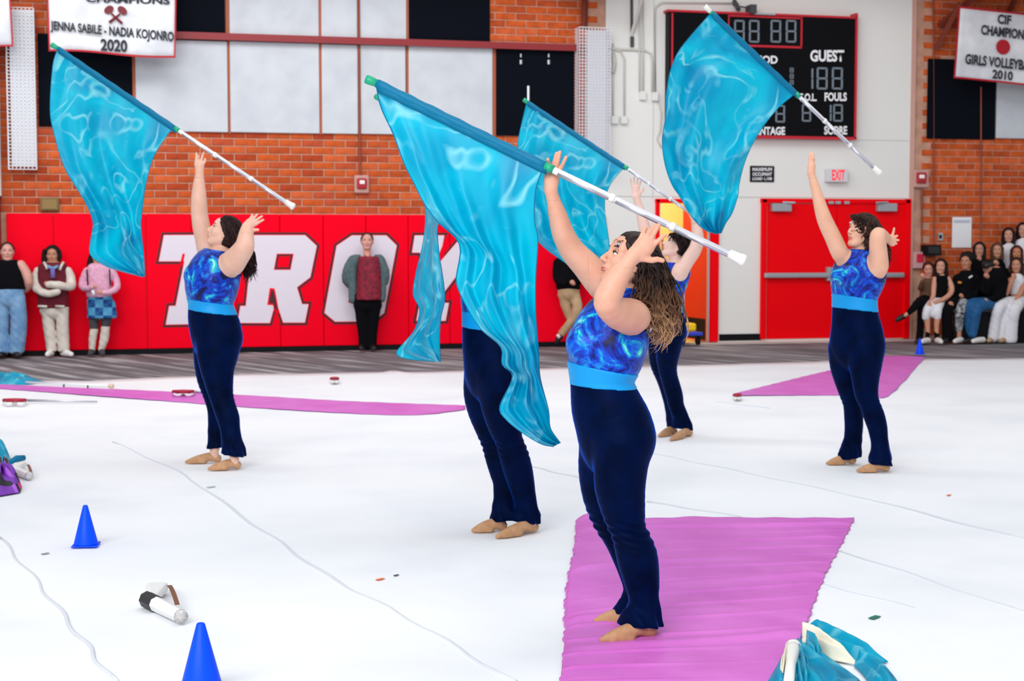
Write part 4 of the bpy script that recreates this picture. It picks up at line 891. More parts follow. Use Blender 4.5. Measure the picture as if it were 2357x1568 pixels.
# --- left dancer
def HAIR(name, c, c2, r=.55): return mat(name, c, r, spec=.12, noise=(30, c2), bump=(60, .3, .004))
Bsp = dict(id='left', base=(500, 1066), label='woman at left in front of the red pads, dark wavy hair, arms raised, looking up',
 yaw=22, k=1.2, skin=(236, 190, 170), res=.0085, hres=.0045, cres=.0085, sres=.0065,
 torso=[(512, 588, 24), (505, 605, 42), (495, 625, 58), (489, 645, 62), (487, 665, 59), (485, 690, 51), (485, 705, 50), (488, 730, 54), (495, 755, 58), (500, 780, 57), (500, 795, 48)],
 soft_top=[(449, 634, 24, -.07), (449, 632, 23, .07)], soft_hip=[(520, 778, 33, -.07), (518, 776, 32, .07)],
 legs=dict(near=[(503, 785, 50), (501, 815, 46), (500, 845, 38), (504, 880, 31), (509, 910, 26), (517, 938, 24), (525, 962, 24), (530, 990, 21), (534, 1018, 24), (537, 1040, 27), (538, 1055, 28)],
           far=[(488, 795, 42), (484, 830, 36), (486, 870, 31), (492, 905, 24), (500, 935, 22), (503, 965, 22), (501, 1000, 21), (500, 1030, 23), (500, 1042, 24)]),
 feet=dict(near=((478, 1084), (555, 1080)), far=((425, 1068), (511, 1065))), knees=[(505, 905)], cuff=.095, shoetop=.072,
 arms=dict(near=[(540, 612, 20, -.10), (535, 606, 29, -.14), (548, 590, 26, -.19), (562, 570, 23, -.24), (565, 555, 20, -.24), (567, 538, 17, -.23), (568, 524, 12.5, -.22)],
           far=[(492, 595, 16, .10), (480, 580, 24, .13), (470, 550, 21, .13), (463, 520, 20, .12), (459, 490, 19, .11), (458, 460, 18, .1), (458, 430, 14.5, .1), (459, 405, 10.5, .1), (459, 395, 9.5, .1)]),
 hands=dict(near=dict(pts=[[(575, 506), (579, 499), (581, 494)], [(581, 507), (587, 499), (592, 494)], [(586, 511), (595, 503), (603, 498)], [(588, 517), (597, 511), (606, 506)]], palm=[(569, 522), (575, 515), (580, 513)], thumb=[(573, 528), (581, 530), (588, 529), (594, 529)], dd=-.22, rp=(.028, .034), rf=.009, n=[0, 1, 0], kp=.65),
            far=dict(pts=[[(454, 375), (453, 363), (452, 353)], [(458, 374), (457, 364, .02), (457, 358, .04)], [(463, 374), (465, 362), (469, 351)], [(467, 378), (471, 372, .01), (472, 366, .02)]], palm=[(459, 395), (460, 383), (460, 378)], thumb=[(456, 388), (451, 379), (452, 370), (453, 362)], dd=.1, rp=(.025, .03), rf=.0092, n=[0, 1, 0], kp=.8)),
 neck=[(514, 590, 19), (514, 572, 18), (517, 552, 18)], neckline=((480, 572), (545, 582)),
 head=(516, 537, .98), face=(10, 27, 0), band=(((434, 688), (535, 702)), ((433, 714), (537, 727))),
 hairmat=HAIR('black_brown_hair', (34, 20, 22), (52, 32, 32)), hairline=(.058, -.08), hairth=.014,
 locks=[dict(g=[[(508, 503, -.05), (520, 512, -.08), (527, 530, -.09), (528, 552, -.09)], [(512, 502, -.03), (530, 506, -.06), (542, 525, -.08), (543, 560, -.08)]], n=50, r=.005, wave=.007, spread=.008, seg=12, turns=2), dict(g=[[(530, 505, -.03), (555, 530, -.02), (567, 570, .02), (572, 610, .03), (566, 640, .03)], [(525, 510, -.07), (540, 545, -.08), (548, 580, -.02), (562, 610, .02), (570, 632, .03)], [(540, 515, .04), (562, 550, .05), (575, 600, .05), (576, 640, .04)]], n=220, r=.007, wave=.014, spread=.018, seg=14, turns=2)])
dancer(Bsp)
# --- right dancer
Csp = dict(id='right', base=(1985, 1078), label='woman at right before the red double door, dark curly hair, arms raised, looking up',
 yaw=40, k=1.3, skin=(240, 188, 160), res=.0085, hres=.0045, cres=.0085, sres=.0065,
 torso=[(1985, 588, 28), (1981, 605, 45), (1977, 630, 57), (1972, 655, 54), (1968, 680, 47), (1967, 705, 46), (1969, 735, 49), (1972, 765, 54), (1973, 795, 57), (1972, 815, 46)],
 soft_top=[(1934, 634, 20, -.10), (1958, 636, 22, -.14)], soft_hip=[(1995, 800, 33, -.02)],
 legs=dict(near=[(1993, 800, 42), (1992, 835, 37), (1992, 870, 30), (1994, 905, 25), (2002, 930, 21), (2012, 958, 22), (2020, 985, 20), (2024, 1015, 18), (2026, 1040, 22), (2026, 1062, 26), (2026, 1080, 28)],
           far=[(1945, 805, 37), (1945, 840, 33), (1950, 870, 29), (1957, 900, 25), (1963, 930, 20), (1965, 960, 19.5), (1965, 990, 18.5), (1963, 1018, 21), (1957, 1042, 25), (1955, 1062, 27)]),
 feet=dict(near=((1971, 1088), (2048, 1086)), far=((1901, 1071), (1970, 1069))), knees=[(2000, 925)], cuff=.04,
 arms=dict(near=[(2022, 622, 17, -.12), (2022, 612, 23, -.14), (2022, 585, 21, -.17), (2020, 555, 19, -.2), (2022, 540, 17, -.2), (2034, 545, 14, -.12), (2044, 551, 9, -.06)],
           far=[(1950, 600, 18, .0), (1935, 585, 20, -.02), (1918, 548, 19, -.03), (1902, 515, 18, -.04), (1892, 488, 16, -.05), (1883, 455, 13, -.05), (1873, 420, 10, -.05), (1867, 398, 8.5, -.05)]),
 hands=dict(near=dict(pts=[[(2052, 545), (2056, 536), (2058, 526)], [(2056, 548), (2060, 545), (2065, 543)], [(2057, 553), (2062, 553), (2068, 553)], [(2055, 558), (2060, 560), (2063, 561)]], palm=[(2044, 551), (2050, 552), (2053, 552)], thumb=[(2047, 557), (2051, 563), (2056, 564)], dd=-.06, rp=(.026, .032), rf=.0092, n=[0, 1, 0], kp=.7),
            far=dict(pts=[[(1864, 376), (1863, 365), (1866, 353)], [(1867, 375), (1867, 364), (1870, 352)], [(1870, 376), (1871, 366, -.01), (1873, 356, -.01)], [(1872, 380), (1873, 373, .02), (1874, 366, .03)]], palm=[(1867, 398), (1867, 386), (1868, 380)], thumb=[(1870, 392), (1874, 384), (1872, 376)], dd=-.05, rp=(.022, .025), rf=.0086, n=[0, 1, 0], kp=.9)),
 neck=[(1988, 590, 19), (1988, 572, 18), (1990, 552, 17)], neckline=((1950, 572), (2020, 577)),
 head=(1984, 535, .98), face=(28, 16, 0), band=(((1921, 676), (2013, 689)), ((1921, 709), (2014, 719))),
 hairmat=HAIR('dark_curly_hair', (38, 26, 24), (66, 44, 38)), hairline=(.055, -.09), hairth=.02,
 locks=[dict(g=[[(1985, 496, -.03), (1972, 498, -.07), (1964, 504, -.08)], [(2002, 500, -.06), (2000, 520, -.10), (1998, 545, -.10), (1997, 565, -.09), (1994, 578, -.09)], [(2010, 505, -.03), (2025, 530, -.03), (2035, 560, .02), (2042, 590, .03), (2050, 608, .03)], [(2000, 500, .04), (2030, 530, .05), (2040, 570, .05), (2045, 600, .05)]], n=150, r=.0062, wave=.015, spread=.010, seg=16, turns=3)])
dancer(Csp)
# --- rear dancer
Dsp = dict(id='rear', base=(1550, 1012), label='rear dancer with short dark hair and arms raised, behind the front woman\'s head',
 yaw=22, k=1.2, skin=(246, 206, 192), res=.0095, hres=.005, cres=.0095, sres=.007,
 torso=[(1556, 606, 18), (1555, 622, 32), (1551, 640, 33), (1547, 660, 30), (1543, 685, 26), (1541, 705, 26), (1542, 730, 30), (1543, 755, 33), (1540, 775, 30)],
 soft_top=[(1528, 645, 12, -.06)], soft_hip=[(1553, 762, 24, -.06)],
 legs=dict(near=[(1543, 768, 33), (1539, 800, 28), (1536, 830, 23), (1538, 858, 18.5), (1545, 885, 18), (1552, 910, 18), (1557, 935, 16), (1563, 960, 16), (1568, 985, 20), (1569, 992, 21)],
           far=[(1524, 780, 30), (1519, 810, 25), (1519, 840, 20), (1528, 870, 16), (1536, 895, 15), (1543, 920, 15), (1549, 945, 15), (1553, 970, 17), (1554, 988, 18)]),
 feet=dict(near=((1541, 1017), (1593, 1003)), far=((1515, 1008), (1556, 1000))), knees=[(1540, 860)], cuff=.05,
 arms=dict(near=[(1562, 632, 13, -.08), (1566, 626, 17, -.10), (1583, 600, 16, -.12), (1600, 574, 15.5, -.13), (1606, 548, 14, -.12), (1603, 525, 12, -.1), (1599, 505, 9, -.1), (1598, 497, 8, -.1)],
           far=[(1530, 612, 13, .08), (1515, 596, 17, .1), (1500, 570, 15, .1), (1489, 545, 14, .1), (1481, 515, 13, .1), (1472, 480, 10, .1), (1464, 452, 7.5, .1)]),
 hands=dict(near=dict(dir=[-.1, 0, 1], side=[1, .3, 0], nrm=[0, -1, 0]), far=dict(dir=[-.05, 0, 1], side=[1, .3, 0], nrm=[-.2, -1, 0], tside=-1, size=.16)),
 neck=[(1556, 612, 15), (1556, 595, 14), (1556, 580, 14)], neckline=((1530, 603), (1585, 606)),
 head=(1555, 567, .9), face=(12, 28, 0), band=(((1515, 690), (1566, 697)), ((1515, 716), (1568, 721))),
 hairmat=HAIR('short_black_hair', (30, 20, 20), (48, 32, 30)), hairline=(.06, -.055), hairth=.016,
 locks=[dict(g=[[(1552, 538, -.06), (1545, 540, -.09), (1540, 548, -.10)], [(1560, 537, -.06), (1572, 548, -.10), (1576, 566, -.10), (1578, 582, -.09)], [(1565, 536, .0), (1586, 550, -.03), (1591, 572, -.02), (1586, 590, -.03)], [(1560, 536, .05), (1584, 548, .05), (1588, 575, .04)]], n=110, r=.006, wave=.008, spread=.011, seg=10, turns=1.5)])
dancer(Dsp)
# --- dancer hidden behind the big flag
Esp = dict(id='hidden', base=(1165, 1230), label='dancer whose upper body is hidden behind the large front flag',
 yaw=24, k=1.2, skin=(230, 176, 150), res=.0085, hres=.005, cres=.0075, sres=.006,
 torso=[(1145, 600, 32), (1140, 625, 56), (1128, 655, 64), (1124, 690, 62), (1122, 720, 56), (1124, 750, 58), (1130, 785, 64), (1138, 820, 70), (1140, 855, 69), (1136, 875, 58)],
 soft_hip=[(1165, 850, 42, -.08), (1162, 848, 40, .07)],
 legs=dict(near=[(1152, 860, 56), (1152, 900, 50), (1155, 940, 44), (1162, 980, 36), (1172, 1015, 29), (1182, 1045, 31), (1192, 1080, 31), (1201, 1115, 27), (1208, 1150, 24), (1211, 1175, 29), (1212, 1195, 33), (1212, 1215, 35)],
           far=[(1116, 865, 46), (1113, 905, 44), (1118, 945, 39), (1128, 985, 32), (1137, 1020, 26), (1147, 1055, 27), (1156, 1090, 25), (1163, 1125, 22), (1166, 1160, 22), (1163, 1190, 28), (1160, 1210, 33)]),
 feet=dict(near=((1140, 1242), (1240, 1224)), far=((1086, 1227), (1165, 1222))), knees=[(1170, 1025), (1175, 1040)], cuff=.05,
 arms=dict(near=[(1168, 640, 24, -.12), (1166, 630, 32, -.14), (1150, 600, 28, -.2), (1130, 585, 24, -.26), (1140, 550, 21, -.26), (1160, 510, 14, -.24), (1166, 495, 12, -.24)],
           far=[(1120, 625, 22, .1), (1108, 600, 28, .12), (1095, 560, 25, .12), (1088, 520, 23, .12), (1085, 480, 19, .1), (1083, 440, 13, .1), (1082, 420, 11, .1)]),
 hands=dict(near=dict(dir=[.3, 0, 1], side=[1, .3, 0], nrm=[0, -1, 0]), far=dict(dir=[0, 0, 1], side=[1, .3, 0], nrm=[-.2, -1, 0], tside=-1)),
 neck=[(1148, 600, 24), (1148, 580, 23), (1152, 555, 23)], neckline=((1100, 594), (1190, 597)),
 head=(1152, 540, .93), face=(14, 24, 0), band=(((1067, 718), (1180, 732)), ((1067, 756), (1182, 768))),
 hairmat=HAIR('black_brown_hair', (34, 20, 22), (52, 32, 32)), hairline=(.058, -.08), hairth=.016)
dancer(Esp)
# ================================================================= FLAGS
def silk_mat(name, k=1.0):
    m = bpy.data.materials.new(name); m.use_nodes = True; nt = m.node_tree; N = nt.nodes; L = nt.links; b = N['Principled BSDF']; out = N['Material Output']
    tc = N.new('ShaderNodeTexCoord'); nz = N.new('ShaderNodeTexNoise'); nz.inputs['Scale'].default_value = 2.2; nz.inputs['Detail'].default_value = 3; nz.inputs['Distortion'].default_value = 1.6
    L.new(tc.outputs['Object'], nz.inputs['Vector'])
    base = ramp(nt, [(0.3, (0, 140, 188)), (0.5, (0, 176, 212)), (0.7, (0, 198, 226))]); L.new(nz.outputs['Fac'], base.inputs['Fac'])
    # printed smoke-like swirls: ridges of warped noise
    n2 = N.new('ShaderNodeTexNoise'); n2.inputs['Scale'].default_value = 3.4; n2.inputs['Detail'].default_value = 1.5; n2.inputs['Distortion'].default_value = 1.4; L.new(tc.outputs['Object'], n2.inputs['Vector'])
    sb = N.new('ShaderNodeMath'); sb.operation = 'SUBTRACT'; sb.inputs[1].default_value = 0.52; ab = N.new('ShaderNodeMath'); ab.operation = 'ABSOLUTE'; L.new(n2.outputs['Fac'], sb.inputs[0]); L.new(sb.outputs[0], ab.inputs[0])
    mr = N.new('ShaderNodeMapRange'); mr.inputs['From Min'].default_value = 0.0; mr.inputs['From Max'].default_value = 0.045; mr.inputs['To Min'].default_value = 1; mr.inputs['To Max'].default_value = 0; L.new(ab.outputs[0], mr.inputs['Value'])
    n3 = N.new('ShaderNodeTexNoise'); n3.inputs['Scale'].default_value = 5; n3.inputs['Detail'].default_value = 3; L.new(tc.outputs['Object'], n3.inputs['Vector'])
    m3 = N.new('ShaderNodeMapRange'); m3.inputs['From Min'].default_value = 0.38; m3.inputs['From Max'].default_value = 0.7; m3.inputs['To Max'].default_value = 0.85; L.new(n3.outputs['Fac'], m3.inputs['Value'])
    mu = N.new('ShaderNodeMath'); mu.operation = 'MULTIPLY'; L.new(mr.outputs[0], mu.inputs[0]); L.new(m3.outputs[0], mu.inputs[1])
    mx = N.new('ShaderNodeMixRGB'); L.new(mu.outputs[0], mx.inputs['Fac']); L.new(base.outputs['Color'], mx.inputs[1]); mx.inputs[2].default_value = srgb(150, 236, 244)
    L.new(mx.outputs[0], b.inputs['Base Color']); b.inputs['Roughness'].default_value = 0.38; b.inputs['Specular IOR Level'].default_value = 0.3
    tr = N.new('ShaderNodeBsdfTranslucent'); L.new(mx.outputs[0], tr.inputs['Color']); ms = N.new('ShaderNodeMixShader'); ms.inputs['Fac'].default_value = 0.4
    L.new(b.outputs[0], ms.inputs[1]); L.new(tr.outputs[0], ms.inputs[2]); L.new(ms.outputs[0], out.inputs['Surface']); return m
m_silk = silk_mat('aqua_silk'); m_sleeve = mat('deep_aqua_sleeve', (0, 108, 146), 0.5, spec=0.2); m_tape = mat('green_tape', (0, 156, 116), 0.45)
m_pole = mat('silver_white_pole', (226, 226, 232), 0.25, metal=0.15, coat=0.4); m_cap = mat('white_rubber_cap', (226, 226, 220), 0.6); m_foil = mat('silver_foil', (196, 196, 206), 0.3, metal=0.8)
def interp(P, n):
    P = np.asarray(P, float); d = np.r_[0, np.cumsum(np.hypot(*(P[1:] - P[:-1]).T))]; t = np.linspace(0, d[-1], n)
    # smooth the polyline
    Q = refine(np.hstack([P, np.zeros((len(P), 1)), np.ones((len(P), 1))]), 4)[:, :2] if len(P) > 2 else P
    d = np.r_[0, np.cumsum(np.hypot(*(Q[1:] - Q[:-1]).T))]; t = np.linspace(0, d[-1], n); return np.stack([np.interp(t, d, Q[:, 0]), np.interp(t, d, Q[:, 1])], 1)
def flag(label, tip, s0, s1, end, Lp, Rp, dh, ddt, dde, folds=3.2, amp=.035, ph=0.0, rpole=.0135, curl=0.0, wr=0.0, tipcap=False):
    """tip..end = pole in the picture; s0..s1 = sleeve; Lp/Rp = free edges of the silk from s0 / s1 to the hem"""
    def dep(px): t = (px - tip[0]) / (end[0] - tip[0]); return dh + ddt + (dde - ddt) * t
    P3 = lambda p: at(p[0], p[1], dep(p[0]))
    f = thing('flag', P3(s1), label, 'flag', 'aqua silk flags held or tossed in the air')
    mb = MB(); mb.tube([P3(tip), P3(s0), P3(s1), P3(end)], [rpole * .8, rpole * .8, rpole, rpole], 14); pole = mb.build('pole', m_pole, parent=f, smooth=True)
    a, e = P3(s1), P3(end); d = (e - a)
    for t0, t1 in ((.06, .33), (.36, .62), (.66, .93)):
        mb = MB(); off = np.array([0, 0, -rpole * .35]) - FH * rpole * .35; mb.tube([a + d * t0 + off, a + d * t1 + off], rpole * .74, 8); mb.build('foil_stripe', m_foil, parent=pole, smooth=True)
    for t0 in (.33, .64): mb = MB(); mb.tube([a + d * t0, a + d * (t0 + .025)], rpole * 1.25, 12); mb.build('tape_band', m_cap, parent=f, smooth=True)
    u = d / np.linalg.norm(d); mb = MB(); mb.tube([e - u * .05, e - u * .01, e + u * .0, e + u * .012, e + u * .018], [rpole * 1.35, rpole * 1.5, rpole * 1.75, rpole * 1.75, rpole * 1.2], 16); mb.build('rubber_cap', m_cap, parent=f, smooth=True)
    u2 = (P3(s0) - P3(tip)); u2n = u2 / np.linalg.norm(u2)
    mb = MB(); mb.tube([P3(tip), P3(tip) + u2n * .012, P3(s0) + u2n * .01], [rpole * 1.25, rpole * 1.3, rpole * 1.0], 12); mb.build('tape_band', m_cap if tipcap else m_tape, parent=f, smooth=True)
    if tipcap: mb = MB(); mb.tube([P3(tip) + u2n * .035, P3(s0) + u2n * .012], rpole * 1.12, 12); mb.build('tape_band', m_tape, parent=f, smooth=True)
    mb = MB(); mb.tube([P3(s1) - u * .008, P3(s1) + u * .03], rpole * 1.25, 12); mb.build('tape_band', m_tape, parent=f, smooth=True)
    na, nb = 110, 90; Lq, Rq = interp(Lp, na), interp(Rp, na); G = []
    for i in range(na):
        t = i / (na - 1); row = []
        for j in range(nb):
            w = j / (nb - 1); p = Lq[i] * (1 - w) + Rq[i] * w; up_ = min(1, t * 3.0)
            base = dep(s0[0]) * (1 - w) + dep(s1[0]) * w; base = base * (1 - .6 * t) + dh * .6 * t
            q = folds * (1 + .25 * math.sin(3 * t + ph)); dz = amp * up_ * (math.sin(6.28 * q * w + ph + 2.2 * t + 1.2 * math.sin(4 * t)) * .6 + .2 * math.sin(6.28 * q * 1.9 * w + 2.5 * ph - 3.1 * t) + .22 * math.sin(6.28 * (q * .6 * w + 2.1 * t) + ph))
            dz += amp * .05 * math.sin(30 * w + 9 * t + ph) * up_ + amp * .07 * math.sin(13 * w - 17 * t + 3 * math.sin(6 * w)) * up_
            # gathered pleats fanning from the tip
            dz += amp * .16 * math.exp(-(w / .28) ** 2) * math.sin(40 * w) * (1 - t)
            edge = min(w, 1 - w); dz += -curl * math.exp(-(edge / .05) ** 2) * up_
            row.append(at(p[0], p[1], base + dz))
        G.append(row)
    mb = MB(); mb.grid(G); mb.build('silk', m_silk, parent=f, smooth=True)
    G = np.array(G); hem = MB()
    for col in (0, nb - 1): MB().tube(G[:, col], .0022, 5).build('hem', m_sleeve, parent=f, smooth=True)
    # sleeve around the pole: a slightly flattened tube plus the stitched edge
    mb = MB(); a0, a1 = P3(s0), P3(s1); n = 26; pts = [a0 + (a1 - a0) * k / (n - 1) for k in range(n)]; dn = np.array([0, 0, -1.0])
    mb.tube(pts, [rpole * (1.25 + .12 * math.sin(k * 1.7)) for k in range(n)], 12); mb.build('sleeve', m_sleeve, parent=f, smooth=True)
    mb = MB(); mb.grid([[p - FH * rpole * 1.05 for p in pts], [p + dn * rpole * 2.3 - FH * rpole * .7 for p in pts]]); mb.build('sleeve_edge', m_sleeve, parent=f, smooth=True, solid=.0015)
    return f
dA, dB, dC, dD, dE = [fdepth(*b) for b in ((1440, 1455), (500, 1066), (1985, 1078), (1550, 1012), (1165, 1230))]
flag('largest aqua flag in front, its pole running above the front woman\'s head', (843, 182), (868, 192), (1258, 384), (1706, 598),
 [(866, 199), (877, 248), (906, 311), (929, 374), (952, 420), (978, 471), (1009, 512), (1058, 563), (1050, 638), (1055, 667), (1078, 713), (1107, 758), (1153, 799), (1156, 839), (1180, 868), (1150, 936), (1164, 965), (1199, 994), (1245, 1022), (1275, 1028)],
 [(1250, 386), (1233, 437), (1230, 506), (1238, 552), (1233, 638), (1233, 724), (1239, 800), (1243, 868), (1262, 942), (1266, 984), (1282, 1010), (1290, 1020)], dA, .14, -.12, folds=2.6, amp=.042, ph=.6, rpole=.0138, curl=.01)
flag('aqua flag at left in front of the championship banner and the T', (119, 103), (134, 112), (404, 296), (672, 474),
 [(132, 113), (121, 153), (115, 249), (123, 303), (147, 383), (179, 437), (198, 469), (210, 497), (214, 520), (208, 555), (208, 587), (236, 609), (268, 622), (329, 638)],
 [(403, 296), (389, 306), (367, 338), (351, 367), (338, 414), (332, 446), (326, 497), (324, 515), (328, 560), (332, 600), (334, 636)], dB, .12, -.12, folds=2.2, amp=.06, ph=2.1, rpole=.0135)
flag('aqua flag at right hanging in front of the scoreboard', (1622, 14), (1640, 31), (1833, 216), (2022, 397),
 [(1634, 32), (1591, 81), (1560, 121), (1542, 166), (1533, 224), (1532, 269), (1524, 323), (1531, 381), (1547, 426), (1565, 453), (1591, 498), (1620, 528), (1650, 539)],
 [(1829, 217), (1793, 247), (1757, 291), (1730, 336), (1712, 381), (1701, 426), (1699, 448), (1686, 489), (1670, 515), (1660, 537)], dC, -.1, .15, folds=2.4, amp=.06, ph=4.0, rpole=.0135, tipcap=True)
flag('aqua flag behind the front woman\'s raised hand, its thin pole before the white wall', (1205, 229), (1216, 237), (1438, 384), (1600, 498),
 [(1212, 236), (1197, 300), (1192, 340), (1200, 400), (1215, 480), (1236, 552), (1298, 603), (1345, 632), (1385, 644)],
 [(1436, 386), (1407, 421), (1393, 457), (1393, 494), (1400, 541), (1404, 577), (1404, 610), (1392, 644)], dD, .1, -.1, folds=2.2, amp=.07, ph=1.2, rpole=.0128)
flag('aqua flag mostly hidden behind the largest flag, its narrow tail hanging at left', (866, 222), (880, 232), (1190, 398), (1224, 417),
 [(882, 236), (920, 330), (955, 410), (978, 474), (975, 552), (958, 626), (951, 678), (966, 713), (955, 758), (932, 787), (912, 813), (935, 826), (1000, 833)],
 [(1188, 400), (1120, 440), (1045, 480), (1010, 512), (1009, 569), (1024, 678), (1015, 730), (1012, 781), (1014, 833)], dE, .45, -.55, folds=2.0, amp=.05, ph=5.0, rpole=.0125)
# ================================================================= THINGS ON THE FLOOR
def vinyl_strip(name, label, T, Bm, m, nu=130, nv=60, amp=.006, z=.006):
    """strip of creased vinyl between two picture edges (far edge T, near edge Bm), lying on the tarp"""
    Tq, Bq = interp(T, nv), interp(Bm, nv); G = []
    t3 = np.array([floor_at(*p) for p in Tq]); b3 = np.array([floor_at(*p) for p in Bq])
    for i in range(nu):
        t = i / (nu - 1); row = t3 * (1 - t) + b3 * t
        for k in range(nv):
            w = k / (nv - 1); yy = row[k, 1]; xx = row[k, 0]; e = min(1, 12 * min(t, 1 - t, w, 1 - w) + .15)
            ph = 1.3 * math.sin(xx * 1.9 + yy * .8) + .5 * math.sin(xx * 4.3 - yy * 1.7)
            h = max(0, math.sin(yy * 15 + ph)) ** 6 * (0.5 + .5 * math.sin(xx * 2.2 + yy * 5)) + .6 * max(0, math.sin(yy * 31 + 2 * ph + xx)) ** 8 * (.5 + .5 * math.sin(xx * 3.1 - yy * 3)) + .25 * math.sin(yy * 7 + xx * 2)
            row[k, 2] = z + amp * (h + .3) * e
            if w in (0.0, 1.0): row[k, 0] += .004 * math.sin(yy * 23 + w) + .004 * math.sin(yy * 61) + .01 * math.sin(yy * 2.7)
            if t in (0.0, 1.0): row[k, 1] += .01 * math.sin(xx * 29)
        G.append(row)
    G = np.array(G); c = G[nu // 2, nv // 2].copy(); c[2] = 0
    mb = MB(); mb.grid(G); o = mb.build(name, m, smooth=True, origin=c, label=label, cat='floor strip', solid=.002); return o
m_purple = mat('orchid_vinyl', (216, 114, 206), 0.4, spec=0.3, noise=(3, (206, 100, 196)), bump=(5, 0.35, 0.02))
vinyl_strip('vinyl_strip', 'wide creased orchid vinyl strip under the front woman', [(1324, 1203), (1352, 1184), (1400, 1192), (1485, 1196), (1600, 1192), (1700, 1194), (1963, 1195)], [(1278, 1640), (1500, 1640), (1765, 1640)], m_purple, nu=360, nv=90, amp=.013)
vinyl_strip('vinyl_strip', 'long narrow orchid strip lying behind the left woman', [(-260, 872), (0, 886), (300, 899), (560, 911), (800, 925), (1072, 935)], [(-260, 884), (0, 896), (380, 924), (560, 938), (920, 957), (1072, 944)], m_purple, nu=24, nv=160, amp=.004)
vinyl_strip('vinyl_strip', 'angled orchid strip at the back edge beside the right woman', [(1688, 908), (1850, 868), (1975, 838), (2008, 824), (2070, 820), (2131, 823)], [(1692, 911), (1800, 911), (1920, 911), (2000, 911), (2046, 912), (2128, 826)], m_purple, nu=50, nv=60, amp=.004)
# ---- cones
m_cone = mat('blue_cone_plastic', (0, 74, 244), 0.4, spec=0.15)
def cone(px, py, h, label, wpx):
    o = floor_at(px, py); o[2] = 0.004; r = 0.5 * wpx * (o @ FH) / FPX
    t = thing('marker_cone', o, label, 'cone', 'blue marker cones')
    mb = MB(); mb.lathe([(r, 0.006), (r * .985, .012), (r * .2, h * .985), (r * .16, h), (r * .12, h), (r * .1, h * .9)], (o[0], o[1], o[2]), 40); mb.build('cone_body', m_cone, parent=t, smooth=True)
    mb = MB(); q = r * 1.07; mb.box(o[0] - q, o[0] + q, o[1] - q, o[1] + q, 0.004, 0.010, rz=-YAW + .12, c=(o[0], o[1], 0)); mb.build('cone_base', m_cone, parent=t, bevel=.003)
def cone_h(px, ytop, yb):
    o = floor_at(px, yb); d = o @ FH; return abs(at(px, ytop, d)[2])
cone(198, 1257, cone_h(198, 1165, 1257), 'blue cone on the white floor at left, below the white mock rifle', 56)
cone(464, 1592, cone_h(461, 1437, 1592), 'nearest blue cone, cut off by the bottom edge', 100)
cone(2117, 816, cone_h(2117, 780, 816), 'far small blue cone at the tip of the back orchid strip', 20)
# ---- mock rifles
m_rw = mat('white_taped_wood', (226, 226, 224), 0.5); m_strap = mat('brown_leather', (120, 72, 48), 0.6); m_blk = mat('black_tape', (28, 26, 30), 0.5)
def mock_rifle(label, P, sc=1.0, black=True):
    """P: butt_a, butt_b, grip, muzzle picture points on the floor"""
    c = floor_at(*P['grip']); t = thing('mock_rifle', c, label, 'mock rifle', 'white mock rifles on the floor'); z = .03
    q = lambda p, zz=z: floor_at(p[0], p[1], zz)
    a, b, g, m = q(P['a']), q(P['b']), q(P['g0']), q(P['muz'])
    mb = MB(); mb.tube([g, g + (m - g) * .5, m], [.034 * sc, .03 * sc, .027 * sc], 8); br_ = mb.build('barrel', m_rw, parent=t)
    mb = MB(); d = (m - g) / np.linalg.norm(m - g); mb.tube([m - d * .01, m + d * .006], [.029 * sc, .026 * sc], 12); mb.build('muzzle', mat('scuffed_tip', (206, 204, 202), 0.8, noise=(60, (170, 168, 166))), parent=t, smooth=True)
    up_ = np.array([0, 0, .021 * sc])
    pl = [g + (0, 0, 0), a, a + (b - a) * .5 + np.array([0, .01, 0]), b, g + (m - g) * .16]
    mb = MB(); mb.prism([p - up_ for p in pl], [p + up_ for p in pl]); mb.build('stock', m_rw, parent=t, bevel=.012 * sc)
    if black: mb = MB(); mb.tube([g - d * .02, g + d * .085], [.0355 * sc, .0350 * sc], 8); mb.build('bolt_tape', m_blk, parent=t)
    mb = MB(); s0, s1 = q(P['s0'], .035), q(P['s1'], .035); s2 = (s0 + s1) / 2 + np.array([0, 0, .02]); tt = np.linspace(0, 1, 8); W = np.array([.016, 0, 0]) * sc
    cv = [s0 * (1 - k) ** 2 + 2 * s2 * k * (1 - k) + s1 * k * k for k in tt]; mb.grid([[p - W * .6 for p in cv], [p + W * .6 for p in cv]]); mb.build('strap', m_strap, parent=t, solid=.003)
mock_rifle('white mock rifle with brown strap lying between the two near blue cones', dict(grip=(380, 1395), a=(336, 1352), b=(388, 1350), g0=(342, 1382), muz=(418, 1420), s0=(390, 1348), s1=(408, 1392)))
mock_rifle('white mock rifle lying beside the bundled teal flag at the left edge', dict(grip=(50, 1085), a=(30, 1072), b=(62, 1068), g0=(32, 1082), muz=(68, 1096), s0=(64, 1070), s1=(72, 1090)), .95, False)
